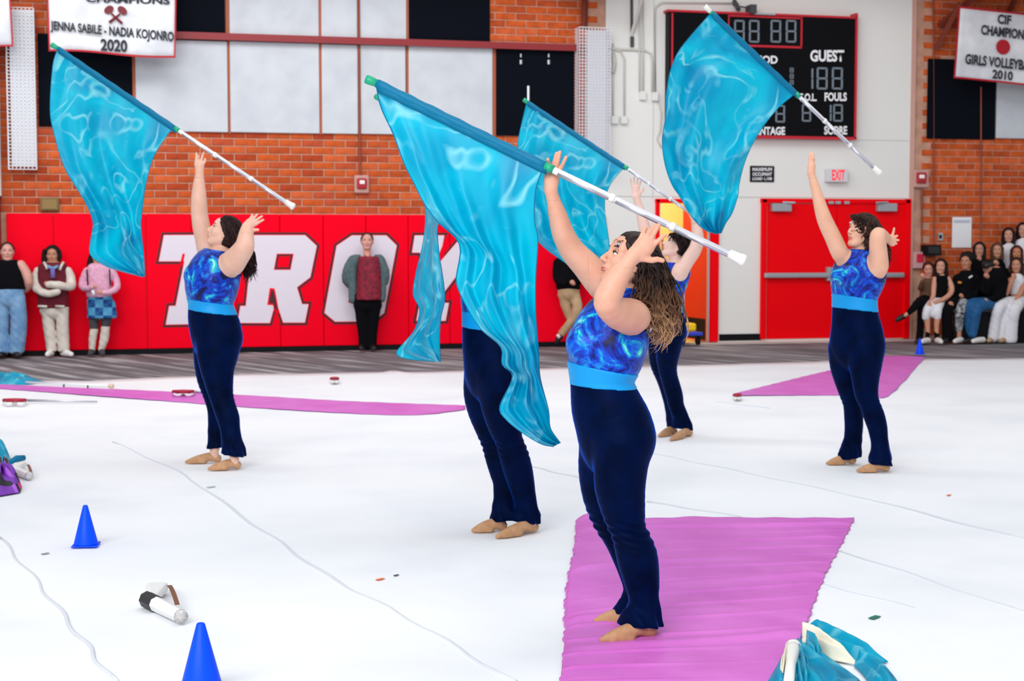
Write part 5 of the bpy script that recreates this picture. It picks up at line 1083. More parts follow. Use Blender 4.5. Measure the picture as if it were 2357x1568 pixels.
# ---- cloth lying on the floor
def crumple(name, poly_px, m, label, cat, h=.08, seed=1, part='cloth', parent=None, n=46, folds=9):
    r = np.random.default_rng(seed); P = np.array([floor_at(*p) for p in poly_px]); c = P.mean(0); G = []
    ang = np.linspace(0, 2 * math.pi, 90, endpoint=False); m_ = len(P)
    per = np.vstack([P, P[:1]]); d = np.r_[0, np.cumsum(np.linalg.norm(per[1:] - per[:-1], axis=1))]; t = np.linspace(0, d[-1], 91)[:-1]
    E = np.stack([np.interp(t, d, per[:, i]) for i in range(3)], 1); a1, a2, a3 = r.uniform(0, 6, 3)
    for k in range(n):
        s = k / (n - 1); row = c + (E - c) * s; zz = []
        for i, p in enumerate(row):
            th = i / 90 * 2 * math.pi; f = .5 + .5 * math.sin(folds * th + 3 * s + a1 + 1.5 * math.sin(3 * th + a2)); g = .5 + .5 * math.sin(p[0] * 31 + p[1] * 17 + a3)
            zz.append(.006 + h * (1 - s ** 2.2) * (.45 + .4 * f + .25 * g) + h * .25 * f * s * (1 - s))
        row = row.copy(); row[:, 2] = zz; G.append(np.vstack([row, row[:1]]))
    mb = MB(); mb.grid(G); 
    if parent is not None: return mb.build(part, m, parent=parent, smooth=True, solid=.003)
    t = thing(name, (c[0], c[1], 0), label, cat); mb.build(part, m, parent=t, smooth=True, solid=.003); return t
m_pp = bpy.data.materials.new('purple_patchwork'); m_pp.use_nodes = True; nt = m_pp.node_tree; b = nt.nodes['Principled BSDF']; vo = nt.nodes.new('ShaderNodeTexVoronoi'); vo.inputs['Scale'].default_value = 9; tc = nt.nodes.new('ShaderNodeTexCoord'); nt.links.new(tc.outputs['Object'], vo.inputs['Vector'])
sx = nt.nodes.new('ShaderNodeSeparateColor'); nt.links.new(vo.outputs['Color'], sx.inputs[0]); rp = ramp(nt, [(0.0, (20, 14, 26)), (0.25, (110, 40, 160)), (0.5, (160, 80, 205)), (0.75, (226, 30, 140)), (1.0, (196, 90, 200))]); rp.color_ramp.interpolation = 'CONSTANT'; nt.links.new(sx.outputs[0], rp.inputs['Fac']); nt.links.new(rp.outputs['Color'], b.inputs['Base Color']); b.inputs['Roughness'].default_value = 0.5
crumple('folded_cloth', [(-60, 1112), (0, 1092), (24, 1100), (44, 1118), (51, 1124), (46, 1136), (0, 1144), (-60, 1152)], m_pp, 'purple, pink and black patchwork cloth folded on the floor at the left edge', 'cloth', .16, 3)
t = crumple('bundled_flag', [(-70, 1062), (-10, 1046), (14, 1048), (27, 1062), (24, 1078), (0, 1084), (-70, 1088)], m_silk, 'aqua flag bundled on the floor at the left edge beside a mock rifle', 'flag', .15, 5)
mb = MB(); mb.tube([floor_at(20, 1066, .04), floor_at(40, 1056, .05), floor_at(56, 1054, .05)], [.014, .025, .02], 6); mb.build('tie_end', m_sleeve, parent=t, smooth=True)
t = crumple('furled_flag', [(-120, 868), (0, 872), (60, 872), (112, 882), (60, 887), (-120, 884)], m_silk, 'furled aqua flag with its pole lying on the far tarp at left', 'flag', .09, 8)
mb = MB(); mb.tube([floor_at(60, 880, .03), floor_at(258, 889, .02)], .012, 8); mb.build('pole', m_pole, parent=t, smooth=True)
mb = MB(); mb.tube([floor_at(253, 888.6, .03), floor_at(259, 889, .03)], .026, 8); mb.build('rubber_cap', mat('tan_cap', (226, 196, 170), 0.6), parent=t, smooth=True)
for x in (146, 201): mb = MB(); mb.tube([floor_at(x, 884 + (x - 60) * .045, .025), floor_at(x + 2, 884 + (x - 60) * .045, .025)], .017, 8); mb.build('tape_band', m_blk, parent=t)
# sabres with red hilts
m_hilt = mat('dark_red_hilt', (166, 10, 50), 0.5)
def sabre(x0, x1, y, xe, ye, label, z0=.03):
    t = thing('mock_sabre', floor_at((x0 + x1) / 2, y), label, 'sabre', 'white sabres with red hilts')
    mb = MB(); mb.tube([floor_at(x0, y, .05), floor_at((x0 + x1) / 2, y - 1, .06), floor_at(x1, y, .05)], .018, 8); mb.build('hilt', m_hilt, parent=t, smooth=True)
    for a, b_ in ((x0, (x0 + x1) / 2 - 1), ((x0 + x1) / 2 + 1, x1)):
        cx_ = (a + b_) / 2; mb = MB(); th = np.linspace(0, math.pi, 10); w = (b_ - a) / 2; mb.tube([floor_at(cx_ - w * math.cos(k), y + 8 * math.sin(k), .03) for k in th], .012, 6); mb.build('hand_guard', m_rw, parent=t, smooth=True)
    if xe: mb = MB(); mb.tube([floor_at(x1, y, .03), floor_at(xe, ye, .015)], [.014, .008], 6); mb.build('blade', m_foil, parent=t, smooth=True)
sabre(8, 60, 922, 224, 925, 'white sabre with a dark red hilt lying below the long orchid strip at left')
sabre(398, 446, 902, 520, 904, 'white sabre with a dark red hilt on the far edge of the long orchid strip')
sabre(762, 778, 872, 0, 0, 'tiny red hilt lying alone on the far tarp, right of the left woman')
sabre(1690, 1704, 910, 0, 0, 'small red hilt at the left point of the back orchid strip')
# ---- bundled flags at the lower right
m_silk_in = mat('cream_silk', (236, 228, 206), 0.5); m_silk_lt = silk_mat('pale_aqua_silk'); m_silk_lt.node_tree.nodes['Color Ramp'].color_ramp.elements[0].color = srgb(80, 180, 214)
t = thing('furled_flag', floor_at(1860, 1540), 'aqua and cream flag lying bunched at the lower right beside the wide orchid strip', 'flag')
def ribbon(P, w, m, part, zf=.02, tw=0.0, nn=26, zs=None, fold=.3, parent=None):
    P = np.array([floor_at(*p) for p in P]); Q = refine(np.hstack([P, np.ones((len(P), 1))]), 8)[:, :3]; n = len(Q); w = np.interp(np.linspace(0, 1, n), np.linspace(0, 1, len(w)), w) * np.clip(np.minimum(np.linspace(.3, 9, n), np.linspace(3.5, 0.05, n)), 0, 1) ** .6; zs = np.interp(np.linspace(0, 1, n), np.linspace(0, 1, len(zs)), zs) if zs is not None else np.full(n, zf)
    tg = np.gradient(Q, axis=0); tg /= np.linalg.norm(tg, axis=1, keepdims=True); sd = np.cross(tg, [0, 0, 1.0]); G = []
    for j in range(nn):
        s = j / (nn - 1) * 2 - 1; z = .6 * zs * np.clip(np.linspace(4, .1, n), 0, 1) * (1 - abs(s) ** 2.2) * (1 + fold * np.sin(s * 9 + np.linspace(0, 5, n))) + .008
        G.append(np.stack([Q[:, 0] + sd[:, 0] * w * s, Q[:, 1] + sd[:, 1] * w * s, z], 1))
    mb = MB(); mb.grid(G); return mb.build(part, m, parent=parent, smooth=True, solid=.003)
ribbon([(1848, 1500), (1880, 1492), (1930, 1502), (1985, 1518), (2042, 1530)], [.03, .06, .075, .07, .03], m_silk, 'silk', zs=[.1, .13, .1, .07, .05], parent=t)
ribbon([(1846, 1502), (1880, 1506), (1920, 1522), (1975, 1536)], [.012, .022, .02, .008], m_silk_in, 'cream_edge', zs=[.14, .12, .09, .06], parent=t)
ribbon([(1980, 1534), (2005, 1545), (2032, 1575), (2045, 1600)], [.04, .05, .05, .05], m_silk, 'silk_fold', zs=[.07, .06, .05, .05], parent=t)
ribbon([(1838, 1512), (1862, 1535), (1895, 1568), (1915, 1610)], [.035, .085, .12, .13], m_silk, 'silk_fold', zs=[.08, .08, .06, .06], parent=t)
ribbon([(1858, 1512), (1872, 1522), (1884, 1540)], [.02, .035, .02], m_silk_lt, 'silk_fold', zs=[.12, .12, .08], parent=t)
ribbon([(1826, 1515), (1822, 1540), (1815, 1575), (1808, 1610)], [.025, .05, .07, .075], m_silk_lt, 'silk_fold', zs=[.07, .08, .07, .06], parent=t)
ribbon([(1835, 1518), (1846, 1545), (1850, 1580), (1852, 1610)], [.015, .028, .03, .03], m_silk_lt, 'silk_fold', zs=[.08, .09, .08, .06], parent=t)
ribbon([(1816, 1520), (1805, 1550), (1797, 1590)], [.006, .012, .012], m_silk_in, 'cream_edge', zs=[.09, .1, .09], parent=t)
mb = MB(); mb.tube([floor_at(1828, 1487, .05), floor_at(1824, 1500, .055), floor_at(1820, 1530, .055), floor_at(1812, 1600, .05)], [.026, .028, .018, .018], 16); mb.build('pole', m_cap, parent=t, smooth=True)
mb = MB(); ellmesh(mb, floor_at(1826, 1490, .055), np.eye(3), (.03, .03, .028), 16); mb.build('rubber_cap', m_cap, parent=t, smooth=True)
# ---- bits of litter
for (x, y, w, c, lb) in [(2013, 1423, .03, (0, 110, 90), 'tiny green scrap of tape on the tarp at right'), (875, 1335, .022, (226, 120, 80), 'tiny orange scrap on the tarp near the lower centre'), (912, 1326, .014, (60, 60, 60), 'tiny black speck beside the orange scrap'), (2184, 1141, .02, (220, 120, 70), 'tiny orange scrap on the tarp at far right'), (104, 1276, .02, (150, 150, 150), 'tiny grey scrap left of the middle blue cone'), (486, 1122, .03, (190, 196, 206), 'thin pale scrap in front of the left woman')]:
    o = floor_at(x, y); mb = MB(); mb.box(-w, w, -w * .45, w * .45, .002, .005, rz=.6); v = mb.v[0] + np.array([o[0], o[1], 0]); mb.v = [v]; mb.build('scrap', mat('scrap_%d' % x, c, .5), origin=(o[0], o[1], .0), label=lb, cat='litter', bevel=.001)
# ================================================================= PEOPLE ALONG THE WALL
SKA, SKB, SKC = (222, 170, 148), (206, 148, 120), (236, 186, 170)
def bystander(idn, label, base, dh, skin, parts, limbs=(), head=None, face=(90, 2, 0), hair=None, hands=(), shoes=(), res=.012, group=None, extra=None, hres=.006, sv=(.02, -.14)):
    """parts: (name, material, [(chain pts, k, axis)], clip) garments that also carry the body inside; limbs: bare skin chains"""
    F = Fig(base, dh); R = F.root(label, group=group)
    axis = np.array([1.0, 0, 0]); B = []
    def C(c):
        pts, k = (c if isinstance(c, tuple) else (c, 1.0)); return F.ch(pts, axis if k != 1 else None, k, sub=2)
    for name, m, chains, *rest in parts:
        ch = [C(c) for c in chains]; B += [((c.grown(-.03, .7) if name in ('skirt', 'blouse') else c.grown(-.014, .96)), .03) for c in ch]; P = [(c, .025) for c in ch]; lo, hi = tri_bounds(P, .02); cut = rest[0] if rest else None
        zt = F.q(base[0], cut[0])[2] if cut and cut[0] else 9; zb = F.q(base[0], cut[1])[2] if cut and cut[1] else .03
        def f(Q, mm):
            d = field(P, Q, mm) + .003 * np.sin(Q[:, 0] * 60 + Q[:, 2] * 35) * np.sin(Q[:, 2] * 28); return np.maximum(np.maximum(d, Q[:, 2] - zt), zb - Q[:, 2])
        mesh_np(name, [nets(f, lo, hi, res)], m, R)
    for c in limbs: B.append((C(c), .02))
    sk = M_SKIN('skin_%d_%d_%d' % skin, skin)
    for h in hands: B.append((F.ch([(h[0], h[1], h[2], h[3] if len(h) > 3 else 0), (h[0] + 3, h[1] + 3, h[2] * .8, h[3] if len(h) > 3 else 0)], sub=1), .02))
    H = None
    if head:
        hc = F.q(head[0], head[1], head[3] if len(head) > 3 else 0); hs = head[2]; HR = headframe(hc, *face)[1]; H = (hc, HR, hs)
        nb = F.q(*(head[4] if len(head) > 4 else (head[0], head[1] + 26 * hs / .9)), 0.02); B.append((Chain([[*hp(H, -.02, 0, -.06), .052 * hs], [*nb, .055 * hs]]), .02)); B += headprims(hc, HR, hs)
    lo, hi = tri_bounds(B, .03); regs = [] if not head else [(H[0] - .15, H[0] + .15)]; e = .005
    def main(P, m):
        d = np.maximum(field(B, P, m), .02 - P[:, 2])
        for l_, h_ in regs: d = np.maximum(d, -boxd(P, l_ + e, h_ - e))
        return d
    ps = [nets(main, lo, hi, res)]
    if head: ps.append(nets(lambda P, m: np.maximum(field(B, P, m), boxd(P, *regs[0])), regs[0][0] - .02, regs[0][1] + .02, hres))
    mesh_np('body', ps, sk, R)
    if head: faceparts(F, H[0], H[1], H[2])
    if head and hair:
        hm, chains, th, hl = hair; HP = hairprims(H[0], H[1], H[2], th); cl = hairclip(H, *hl); CC = [(F.ch(c, sub=2), .02) for c in chains]; l_, h_ = tri_bounds(HP + CC, .02)
        def fh(P, m):
            d = cl(P, field(HP, P, m))
            if CC: d = smin(d, field(CC, P, m), .02)
            q = (P - H[0]) @ H[1].T; keep = (q[:, 0] - .035) * 1.0; face_ = np.maximum(np.abs(q[:, 1]) - .06, np.abs(q[:, 2] + .03) - .08)
            d = np.maximum(d, np.minimum(keep, -face_)); return d + .002 * np.sin(P[:, 0] * 260 + np.sin(P[:, 2] * 30) * 2)
        mesh_np('hair', [nets(fh, l_, h_, max(hres, .007))], hm, R)
    for s_ in shoes:
        (hx, hy), (tx, ty), m, zl = s_ if len(s_) == 4 else (*s_, 0.0)
        if zl: a, b_ = F.q(hx, hy), F.q(tx, ty)
        else:
            v0, v1 = sv; A_ = F.q(hx, hy, v0); a = np.array([A_[0], v0, .04]); B_ = F.q(tx, ty, v1); b_ = np.array([B_[0], v1, .03])
            d = b_ - a; L = np.linalg.norm(d); b_ = a + d / L * max(L, .17); b_[2] = .03
        ch = Chain([[*a, .045], [*((a + b_) / 2 + (0, 0, .005)), .042], [*b_, .033]]); P = [(ch, .01)]; l_, h_ = tri_bounds(P, .02)
        mesh_np('shoe', [nets((lambda Q, mm: np.maximum(field(P, Q, mm), .002 - Q[:, 2])) if not zl else (lambda Q, mm: field(P, Q, mm)), l_, h_, .009)], m, R)
    if extra: extra(F, R, H)
    return F, R, H
m_blackcloth = mat('black_cloth', (15, 15, 19), 0.9, spec=.05); m_denim = mat('light_denim', (92, 134, 178), 0.8, noise=(8, (126, 164, 200)), bump=(40, .3, .004)); m_maroon = mat('maroon_wool', (108, 10, 34), 0.85, noise=(40, (92, 8, 28)))
m_cream = mat('cream_cloth', (216, 206, 196), 0.8, noise=(8, (196, 186, 176)), bump=(14, .4, .01)); m_pink = mat('pink_knit', (226, 170, 196), 0.85, noise=(18, (210, 152, 180))); m_dkgrey = mat('charcoal_cloth', (62, 62, 68), 0.9)
m_cardi = mat('grey_green_knit', (88, 108, 112), 0.9, noise=(30, (74, 92, 98)), bump=(80, .4, .004)); m_khaki = mat('khaki_cloth', (190, 160, 124), 0.85, noise=(7, (172, 140, 106)), bump=(12, .4, .01)); m_brownb = mat('brown_cloth', (92, 62, 40), 0.85)
m_whitec = mat('white_cloth', (226, 224, 230), 0.8, bump=(12, .4, .01)); m_jeans = mat('blue_denim', (20, 92, 146), 0.8, noise=(9, (16, 78, 128)), bump=(30, .3, .004)); m_whites = mat('white_shoe', (230, 226, 224), 0.6); m_blacks = mat('black_shoe', (18, 18, 22), 0.5)
m_hblack = HAIR('black_hair', (20, 15, 17), (34, 26, 28)); m_hbrown = HAIR('mid_brown_hair', (72, 46, 34), (94, 64, 48)); m_hred = HAIR('auburn_hair', (58, 24, 24), (80, 34, 30)); m_hdark = HAIR('dark_brown_hair', (40, 26, 24), (58, 38, 34))
m_cafloral = mat('maroon_floral', (150, 24, 52), 0.8, noise=(26, (98, 14, 36)))
m_camo = mat('camo_cloth', (40, 42, 46), 0.8, noise=(22, (190, 192, 194))); m_bluelt = mat('pale_denim', (150, 190, 214), 0.8)
m_plaid = bpy.data.materials.new('blue_plaid'); m_plaid.use_nodes = True; nt = m_plaid.node_tree; b = nt.nodes['Principled BSDF']; tc = nt.nodes.new('ShaderNodeTexCoord'); ck = nt.nodes.new('ShaderNodeTexChecker'); ck.inputs['Scale'].default_value = 9.5
mpp = nt.nodes.new('ShaderNodeMapping'); mpp.inputs['Scale'].default_value = (1, .01, 1); nt.links.new(tc.outputs['Object'], mpp.inputs[0]); nt.links.new(mpp.outputs[0], ck.inputs['Vector']); ck.inputs['Color1'].default_value = srgb(96, 178, 214); ck.inputs['Color2'].default_value = srgb(14, 62, 128)
ck2 = nt.nodes.new('ShaderNodeTexChecker'); ck2.inputs['Scale'].default_value = 19; nt.links.new(mpp.outputs[0], ck2.inputs['Vector']); ck2.inputs['Color1'].default_value = srgb(20, 110, 170); ck2.inputs['Color2'].default_value = srgb(12, 50, 110)
mxp = nt.nodes.new('ShaderNodeMixRGB'); mxp.inputs[0].default_value = .45; nt.links.new(ck.outputs[0], mxp.inputs[1]); nt.links.new(ck2.outputs[0], mxp.inputs[2]); nt.links.new(mxp.outputs[0], b.inputs['Base Color']); b.inputs['Roughness'].default_value = .85
dW = lambda x, off: float(np.array([on_wall(x, 560)[0], WALL - off, 0]) @ FH)
# 1. black sleeveless top, wide jeans
bystander('a', 'person in black sleeveless top and wide light jeans, leftmost against the red pads', (20, 820), dW(20, .42), (226, 168, 156),
 [('top', m_blackcloth, [([(18, 604, 10), (18, 615, 20), (18, 640, 22), (20, 664, 23)], 1.7)], (598, 666)),
  ('jeans', m_denim, [([(22, 668, 22), (22, 690, 22)], 1.55), [(6, 690, 17), (4, 730, 17), (4, 770, 16), (6, 808, 17)], [(40, 690, 18), (43, 730, 19), (42, 770, 18), (38, 806, 18)]], (663, 812))],
 limbs=[[(48, 610, 11), (60, 628, 11), (66, 648, 10), (62, 664, 8, .08), (52, 672, 6, .14)], [(-12, 610, 11), (-24, 630, 11), (-28, 650, 10), (-20, 668, 7, .1)]], head=(17, 580, 1.0), face=(108, 2, 0), hair=(m_hdark, [], .012, (.03, -.03)),
 shoes=[((10, 812), (2, 822), m_blacks), ((34, 812), (40, 822), m_blacks)], group='helpers standing against the red pads')
# 2. maroon and cream letterman jacket, arms crossed
def jack(F, R, H):
    for pts, r, m, nm in [([(101, 604, -.14), (106, 612, -.17), (108, 620, -.17)], 3.2, m_cream, 'collar'), ([(146, 604, -.12), (141, 612, -.16), (138, 622, -.17)], 3.2, m_cream, 'collar'), ([(121, 616, -.17), (122, 640, -.19)], 5.5, mat('lilac_shirt', (110, 96, 170), .8), 'shirt'), ([(108, 613, -.15), (122, 618, -.18), (134, 613, -.15)], 3.8, m_denim, 'shirt_collar')]:
        mb = MB(); P = [F.q(*p) for p in pts]; mb.tube(P, F.r(r), 8); o = mb.build(nm, m, smooth=True); o.parent = R
    for sx in (0, 1): mb = MB(); mb.tube([F.q(88 + 40 * sx, 705, -.13), F.q(108 + 40 * sx, 706, -.16)], F.r(3.0), 8); o = mb.build('knit_hem', m_cream, smooth=True); o.parent = R
bystander('b', 'person with crossed arms in maroon and cream varsity jacket and cream trousers', (130, 822), dW(130, .40), (196, 140, 112),
 [('jacket', m_maroon, [([(122, 610, 12), (122, 620, 22), (122, 650, 22), (122, 685, 22), (122, 704, 22)], 1.6)], (604, 709)),
  ('sleeve', m_cream, [[(88, 624, 10), (83, 640, 11), (82, 658, 11, -.05), (92, 670, 9, -.16), (112, 676, 9, -.22), (132, 672, 8, -.24)]]), ('sleeve', m_cream, [[(156, 624, 10), (162, 640, 11), (163, 658, 11, -.05), (152, 660, 9, -.16), (134, 656, 9, -.24), (112, 655, 8, -.26)]]),
  ('trousers', m_cream, [([(122, 705, 20), (122, 715, 20)], 1.5), [(110, 712, 14), (112, 745, 14), (116, 775, 13), (119, 806, 12)], [(143, 712, 15), (144, 745, 14), (145, 775, 14), (147, 806, 13)]], (702, 809))],
 hands=[(106, 652, 5, -.26)], head=(121, 588, .94), face=(98, 0, 0), hair=(m_hblack, [[(102, 578, 5), (101, 595, 6), (104, 606, 6)], [(137, 578, 4), (138, 592, 5), (134, 602, 4)]], .03, (.05, -.085)),
 shoes=[((118, 812), (110, 822), m_whites), ((146, 812), (164, 820), m_whites)], group='helpers standing against the red pads', extra=jack)
# 3. pink jacket and plaid skirt
def pinkx(F, R, H):
    for x, n in ((200, 1), (252, 1)): mb = MB(); mb.tube([F.q(x, 620, -.12), F.q(x + (2 if x < 220 else 2), 658, -.13)], F.r(1.6), 6); o = mb.build('backpack_strap', m_blackcloth, smooth=True); o.parent = R
    mb = MB(); mb.tube([F.q(213, 668, -.24), F.q(217, 680, -.24)], F.r(4), 6); o = mb.build('paper_cup', m_whitec, smooth=True); o.parent = R
bystander('c', 'person in pink jacket and blue plaid skirt, face hidden by the left flag', (226, 822), dW(226, .40), (222, 160, 128),
 [('jacket', m_pink, [([(228, 612, 12), (228, 622, 20), (228, 650, 20), (228, 680, 20)], 1.45), [(200, 625, 9), (190, 645, 8), (189, 660, 8, -.05), (202, 664, 7, -.15), (214, 660, 6, -.22)], [(258, 625, 9), (268, 645, 8), (269, 662, 8, -.05), (254, 672, 7, -.15), (238, 674, 6, -.22)]], (606, 684)),
  ('skirt', m_plaid, [([(230, 686, 19), (231, 705, 20), (234, 726, 22)], 1.5), [(256, 700, 10), (260, 725, 9), (262, 740, 6)]], (680, 733)),
  ('leggings', m_dkgrey, [[(217, 725, 12), (216, 742, 11), (217, 756, 9)], [(244, 725, 13), (244, 740, 12), (243, 750, 10)]], (715, 764)), ('sock', m_cream, [[(217, 758, 9), (213, 782, 9), (212, 806, 7)]]), ('sock', m_cream, [[(243, 752, 10), (240, 780, 10), (233, 806, 7)]])],
 hands=[(218, 658, 4.5, -.26), (228, 672, 5, -.26)], head=(226, 592, .92), face=(104, -6, 0), hair=(m_hblack, [[(210, 590, 6), (207, 606, 7), (206, 618, 6)], [(243, 590, 6), (246, 606, 7), (250, 617, 6)]], .03, (.05, -.09)),
 shoes=[((212, 812), (208, 820), m_dkgrey), ((234, 811), (236, 820), m_dkgrey)], group='helpers standing against the red pads', extra=pinkx)
# 4. grey cardigan
bystander('d', 'woman in grey cardigan and maroon blouse standing before the letter O', (845, 806), dW(845, .40), (232, 172, 158),
 [('blouse', m_cafloral, [([(849, 592, 12, -.04), (849, 602, 20, -.05), (850, 635, 22, -.05), (849, 684, 23, -.05)], 1.25)], (590, 690)),
  ('cardigan', m_cardi, [[(822, 592, 9), (812, 615, 11), (812, 650, 10), (813, 690, 10)], [(870, 592, 9), (878, 615, 10), (880, 650, 9), (880, 688, 8)], [(812, 600, 12), (801, 622, 12), (798, 645, 11, .04), (812, 660, 9, .12)], [(876, 600, 11), (885, 622, 11), (886, 645, 10, .04), (876, 660, 8, .12)]], (586, 699)),
  ('trousers', m_blackcloth, [([(846, 682, 21), (846, 700, 22)], 1.5), [(832, 700, 17), (833, 735, 14), (836, 770, 12), (836, 799, 11)], [(860, 700, 17), (859, 735, 14), (857, 770, 11), (856, 800, 11)]], (676, 802))],
 head=(845, 556, .98), face=(95, 3, 0), hair=(m_hdark, [], .012, (.034, -.04)), shoes=[((834, 800), (832, 806), m_blacks), ((857, 800), (860, 808), m_blacks)])
# 5. khaki trousers, crossed ankles
bystander('e', 'person in black jacket and khaki trousers with crossed legs, head hidden by a flag', (1305, 797), dW(1305, .42), (222, 160, 136),
 [('jacket', m_blackcloth, [([(1312, 592, 12), (1311, 605, 20), (1308, 635, 21), (1308, 658, 20)], 1.4), [(1284, 604, 10), (1281, 625, 10), (1284, 645, 9, -.05), (1300, 651, 8, -.14)], [(1338, 606, 10), (1344, 628, 9), (1336, 645, 8, -.08)]], (586, 668)),
  ('trousers', m_khaki, [([(1308, 664, 19), (1309, 676, 19)], 1.3), [(1298, 678, 13), (1303, 705, 12), (1312, 730, 10, -.0), (1330, 765, 8, .08), (1336, 786, 7, .08)], [(1320, 678, 13), (1328, 700, 12, -.06), (1326, 722, 11, -.1), (1308, 748, 9, -.1), (1294, 766, 9, -.08)]], (660, 790))],
 hands=[(1317, 650, 6, -.2)], head=(1320, 572, .96), face=(80, 0, 0), hair=(m_hblack, [], .02, (.05, -.05)),
 shoes=[((1290, 775), (1281, 788), m_blacks, 1), ((1336, 786), (1328, 796), m_blacks)], extra=lambda F, R, H: [setattr(MB().tube([F.q(1283, 770, -.16), F.q(1288, 778, -.16)], F.r(4), 6).build('shoe_stripe', m_whites, smooth=True), 'parent', R)])
# ---- seated audience on the right
X0 = on_wall(2108, 700)[0]; X1 = X0 + 9
bl = thing('bleacher', (X0 + 3, WALL - .5, 0), 'low dark bleacher steps under the seated audience at right', 'bleacher')
for a, b_, z in ((1.08, .74, .50), (.68, .38, .74), (.36, .03, .96)):
    mb = MB(); mb.box(X0 + .35 * (z > .6) * 2.2, X1, WALL - a, WALL - b_, z - .05, z); mb.build('seat_plank', mat('bench_dark', (40, 30, 26), .6), parent=bl)
    mb = MB(); mb.box(X0 + .05 + .35 * (z > .6) * 2.2, X1, WALL - a + .04, WALL - a + .07, 0.0, z - .05); mb.build('riser_panel', m_black, parent=bl)
GA = 'audience seated on the bleachers at right'
def longhair(x, y, l, w=9, r=5.5): return [[(x - w, y - 6, r), (x - w - 1, y + l * .5, r + .5), (x - w + 1, y + l, r)], [(x + w, y - 6, r), (x + w + 1, y + l * .5, r + .5), (x + w - 1, y + l, r)]]
K = dict(res=.013, hres=.0065, group=GA, sv=(-.27, -.42))
dS = lambda x, o=.75: dW(x, o)
bystander('k', 'girl in brown top and black trousers with one leg crossed, leftmost in the audience', (2125, 788), dS(2125, .8), (220, 160, 140),
 [('top', m_brownb, [([(2138, 643, 8), (2136, 655, 13), (2133, 680, 14)], 1.2), [(2124, 650, 6), (2118, 664, 6, -.1), (2124, 648, 5, -.22)]], (640, 690)), ('trousers', m_blackcloth, [[(2133, 690, 13), (2118, 694, 11, -.18), (2106, 706, 9, -.3), (2096, 716, 7, -.36), (2091, 721, 6, -.38)], [(2136, 692, 12), (2124, 697, 11, -.18), (2119, 725, 8, -.22), (2118, 762, 8, -.2), (2116, 778, 8, -.2)]])],
 limbs=[[(2091, 721, 5, -.38), (2084, 726, 4.5, -.39)]], hands=[(2123, 634, 5.5, -.25)], head=(2137, 620, .86), face=(76, -12, 6), hair=(m_hred, [[(2148, 615, 6), (2151, 632, 6)]], .022, (.05, -.07)), shoes=[((2083, 727), (2065, 737), m_blacks, 1), ((2120, 779), (2110, 784), m_blacks)], **K)
bystander('l', 'girl with long black hair and white knee-length skirt, second from left in the audience', (2150, 788), dS(2150, .9), (222, 164, 138),
 [('top', m_blackcloth, [([(2168, 634, 8), (2166, 648, 14), (2162, 672, 14), (2160, 690, 14)], 1.25)], (634, 696)), ('skirt', m_whitec, [[(2160, 696, 15), (2144, 702, 12, -.18), (2134, 716, 10, -.26), (2131, 730, 9, -.26)], [(2166, 696, 14), (2160, 703, 12, -.18), (2158, 717, 10, -.26), (2158, 730, 8, -.26)], [(2148, 706, 12, -.2), (2146, 722, 10, -.24)]], (685, 736)), ('sock', m_blackcloth, [[(2136, 764, 5, -.24), (2135, 778, 5, -.24)], [(2156, 764, 5, -.24), (2156, 778, 5, -.24)]])],
 limbs=[[(2152, 642, 6), (2149, 662, 6, -.06), (2148, 682, 5.5, -.1), (2140, 700, 5, -.24)], [(2182, 642, 6.5), (2190, 660, 6.5, -.04), (2188, 676, 6, -.1), (2170, 690, 5.5, -.2), (2152, 696, 5, -.26)], [(2134, 728, 7, -.26), (2135, 748, 6, -.25), (2136, 766, 5, -.24)], [(2158, 728, 7, -.26), (2156, 748, 6, -.25), (2156, 766, 5, -.24)]], hands=[(2139, 702, 5, -.27)],
 head=(2165, 614, .9), face=(72, 0, -4), hair=(m_hblack, longhair(2167, 614, 48, 9, 5.5), .022, (.05, -.09)), shoes=[((2136, 779), (2122, 782), m_whites), ((2158, 779), (2165, 784), m_whites)], **K)
bystander('m', 'young man in black shirt and patterned trousers with curly hair in the audience', (2200, 790), dS(2200, .9), (198, 138, 108),
 [('shirt', m_blackcloth, [([(2226, 626, 9), (2224, 642, 17), (2222, 665, 18), (2220, 690, 18)], 1.35), [(2203, 640, 9), (2196, 660, 8), (2194, 680, 7, -.08)], [(2246, 640, 9), (2250, 664, 9), (2240, 682, 7, -.1), (2222, 686, 6, -.2)]], (622, 694)), ('trousers', m_blackcloth, [[(2212, 694, 15), (2194, 698, 14, -.2), (2182, 712, 13, -.3), (2180, 740, 12, -.3), (2181, 778, 12, -.28)]]), ('camo_trousers', m_camo, [[(2226, 694, 14), (2216, 699, 13, -.2), (2210, 714, 11, -.3), (2208, 738, 10, -.28), (2206, 756, 9, -.26)]])],
 limbs=[[(2208, 756, 6, -.26), (2207, 776, 6, -.26)]], hands=[(2188, 700, 6.5, -.32), (2212, 680, 5, -.25)], head=(2223, 603, .96), face=(62, -2, 0), hair=(m_hblack, [[(2218, 587, 7), (2230, 586, 8), (2240, 594, 7)]], .018, (.05, -.03)), shoes=[((2182, 780), (2172, 786), m_blacks), ((2212, 778), (2198, 784), m_whites)],
 extra=lambda F, R, H: [setattr(MB().tube([F.q(2205, 650, -.16), F.q(2213, 651, -.165)], F.r(3), 6).build('orange_badge', mat('badge_orange', (226, 140, 40), .5), smooth=True), 'parent', R), setattr(MB().tube([F.q(2230, 640, -.16), F.q(2238, 635, -.165)], F.r(2.4), 6).build('white_print', m_whites, smooth=True), 'parent', R)], **K)
